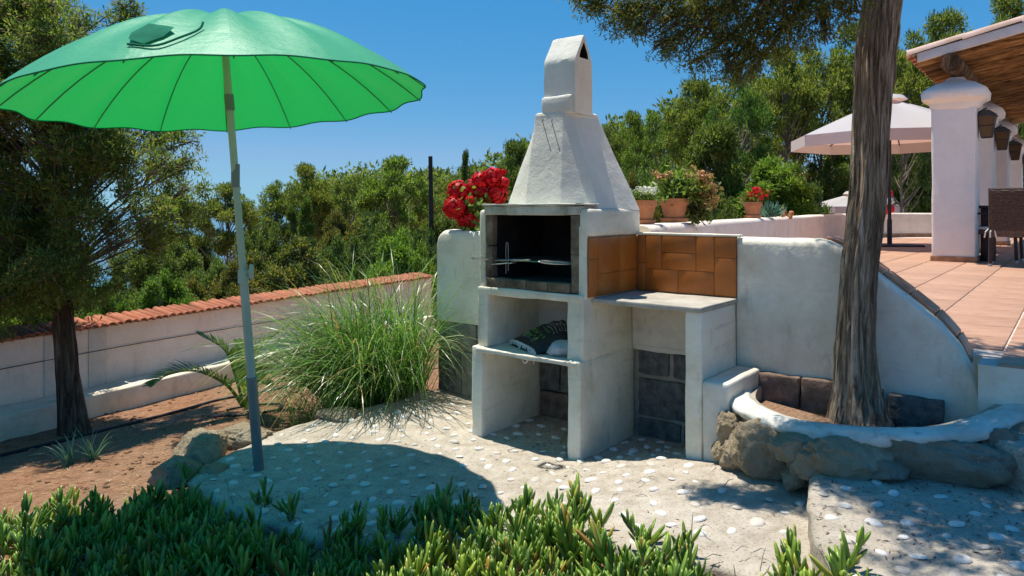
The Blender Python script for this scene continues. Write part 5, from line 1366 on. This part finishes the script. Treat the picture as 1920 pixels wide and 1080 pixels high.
# ================================================================== ice plants in front
TOPS = [(-200, 985), (0, 950), (60, 935), (110, 920), (200, 905), (280, 884), (330, 902), (430, 915), (500, 880), (540, 890), (600, 935), (680, 950), (760, 925), (850, 935), (930, 925), (1010, 930), (1090, 945), (1190, 955), (1240, 985), (1330, 1010), (1400, 1022), (1500, 1040), (1540, 1052), (1650, 1062), (1720, 1085)]
def dmax(px):
    for i, ((a, ya), (b, yb)) in enumerate(zip(TOPS, TOPS[1:])):
        if a <= px <= b: return DM[i]+(DM[i+1]-DM[i])*(px-a)/(b-a)
    return 0
def ice_ground(x, y):
    z = ground_z(x, y)
    if inside(x, y, PATIO): z = max(z, patio_z(x, y)-.01)
    if inside(x, y, STEP): z = max(z, step_z(x, y)-.01)
    return z
DM = [hit(px, min(py+52, 1200), ice_ground, .8).y for px, py in TOPS]
def ice_plants():
    rr = random.Random(12); vs = []; fs = []; sv = []; mbs = MB()
    def leaf3(p, d, l, wd, bend):
        d = d.normalized(); a = d.cross(Vector((0, 0, 1))); a = a.normalized() if a.length > .01 else Vector((1, 0, 0)); b = a.cross(d).normalized()
        o = len(vs)
        for f, k in ((0, .55), (.3, .95), (.65, 1.0), (.88, .62)):
            c = p+d*l*f+b*bend*l*f*f
            vs.append(c+a*wd*k*.5+b*wd*k*.22); vs.append(c-a*wd*k*.5+b*wd*k*.22); vs.append(c-b*wd*k*.5)
        vs.append(p+d*l+b*bend*l)
        for i in range(3):
            q = o+i*3
            for j in range(3): fs.append((q+j, q+(j+1) % 3, q+3+(j+1) % 3, q+3+j))
        q = o+9
        for j in range(3): fs.append((q+j, q+(j+1) % 3, o+12))
    n = 0; tries = 0
    while n < 1500 and tries < 60000:
        tries += 1
        y = rr.uniform(1.75, 3.75); x = rr.uniform(-2.9, 1.3); px = 960+F*x/y
        dm = dmax(px)
        if y > dm: continue
        edge = (dm-y)
        if edge < .12 and rr.random() < .35: continue
        q = math.hypot((px-530)/110, (HY+(H-0)*F/y-985)/38)
        if q < 1 and rr.random() < .8: continue
        n += 1
        base = Vector((x, y, ice_ground(x, y)-.01)); hgt = (.015+.10*rr.random()**1.5)*(.6 if px > 1300 else 1)
        if rr.random() < .14: hgt += rr.uniform(.03, .08)
        tilt = Vector((rr.gauss(0, .38), rr.gauss(0, .38), 1)).normalized(); tipp = base+tilt*hgt
        mbs.tube([base, base.lerp(tipp, .5), tipp], [.006, .0055, .0035], 5, cap=False)
        nodes = max(2, int(hgt/.026)); a0 = rr.random()*6.28; sc_ = rr.uniform(.62, 1.15)
        for k in range(nodes+1):
            p = base.lerp(tipp, .25+.75*k/nodes); spread = .85-.55*k/nodes; a = a0+k*PI/2
            for s_ in (0, PI):
                dv = tilt+Vector((math.cos(a+s_), math.sin(a+s_), 0))*spread*rr.uniform(.7, 1.3)
                leaf3(p, dv, sc_*rr.uniform(.06, .13)*(1 if k < nodes else .8), sc_*rr.uniform(.0125, .022), rr.uniform(-.05, .30))
    mb = MB(); mb.v = [tuple(v) for v in vs]; mb.f = fs; mb.mi = [0]*len(fs)
    print('ice plant faces', len(fs))
    t = mb.build('ice_plants', MT['ice'], angle=180); tag(t, 'dense carpet of green finger-leaved ice plants in the foreground', 'ground cover', kind='stuff')
    s_ = mbs.build('stems', MT['icestem'], t, angle=180); s_['kind'] = 'stuff'
ice_plants()
# dry litter, twigs and fallen leaves
rr = random.Random(19); mb = MB()
for i in range(420):
    if i < 260: x, y = rr.uniform(-1.95, -.75), rr.uniform(2.5, 3.55)
    else: x, y = rr.uniform(-2.9, 1.0), rr.uniform(2.2, 3.5)
    p = Vector((x, y, ice_ground(x, y)+rr.uniform(.0, .05))); d = Vector((rr.gauss(0, 1), rr.gauss(0, 1), rr.gauss(.1, .4))).normalized()*rr.uniform(.03, .11)
    mb.tube([p, p+d*.5+Vector((0, 0, .012)), p+d], [.0022, .002, .0012], 3, cap=False)
tag(mb.build('dry_twigs', MT['greytwig'], angle=180), 'dry grey twigs lying among the ice plants', 'twigs', kind='stuff')
n = 900; xs = []
while len(xs) < n:
    x, y = rr.uniform(-1.6, 2.1), rr.uniform(2.2, 5.5)
    s, t = L(x, y)
    w_ = 1.0 if (-.7 < s < -.1 and 0 < t < .6) or (.05 < s < .6 and .1 < t < .6) or inside(x, y, STEP) else .14
    if rr.random() > w_ or t > .6: continue
    z = step_z(x, y) if inside(x, y, STEP) else (patio_z(x, y) if inside(x, y, PATIO) else None)
    if z is None: continue
    xs.append((x, y, z+.004))
P_ = leaves(np.array(xs), rg.normal(size=(n, 3))*np.array([1, 1, .12]), .022, .006, rg); tag(put('leaf_litter', polys_mesh('leaf_litter', P_, MT['twig'])), 'brown fallen needles and leaf scraps on the pebble patio', 'litter', kind='stuff')
n = 1100; xs = []
while len(xs) < n:
    p = hit(rr.uniform(0, 700), rr.uniform(680, 930), ground_z, 3)
    if wall_d(p.x, p.y) > .36: xs.append((p.x, p.y, p.z+.006))
P_ = leaves(np.array(xs), rg.normal(size=(n, 3))*np.array([1, 1, .1]), .040, .005, rg); tag(put('dry_needles', polys_mesh('dry_needles', P_, MT['dry'])), 'dry straw-coloured needles strewn over the red garden soil', 'litter', kind='stuff')
# clods on the garden soil
mb = MB()
for i in range(500):
    px, py = rr.uniform(0, 640), rr.uniform(690, 920); p = hit(px, py, ground_z, 3)
    if wall_d(p.x, p.y) < .3: continue
    r = rr.uniform(.008, .026)*(1.6 if rr.random() < .06 else 1); mb.blob(p, r, r*rr.uniform(.7, 1), r*.7, 1, .3, 2, rr.random()*50)
tag(mb.build('soil_clods', MT['soil'], angle=180), 'crumbly red soil clods scattered over the garden bed', 'soil', kind='stuff')
for o in list(bpy.data.objects):
    if o.parent and o.get('category'): del o['category']
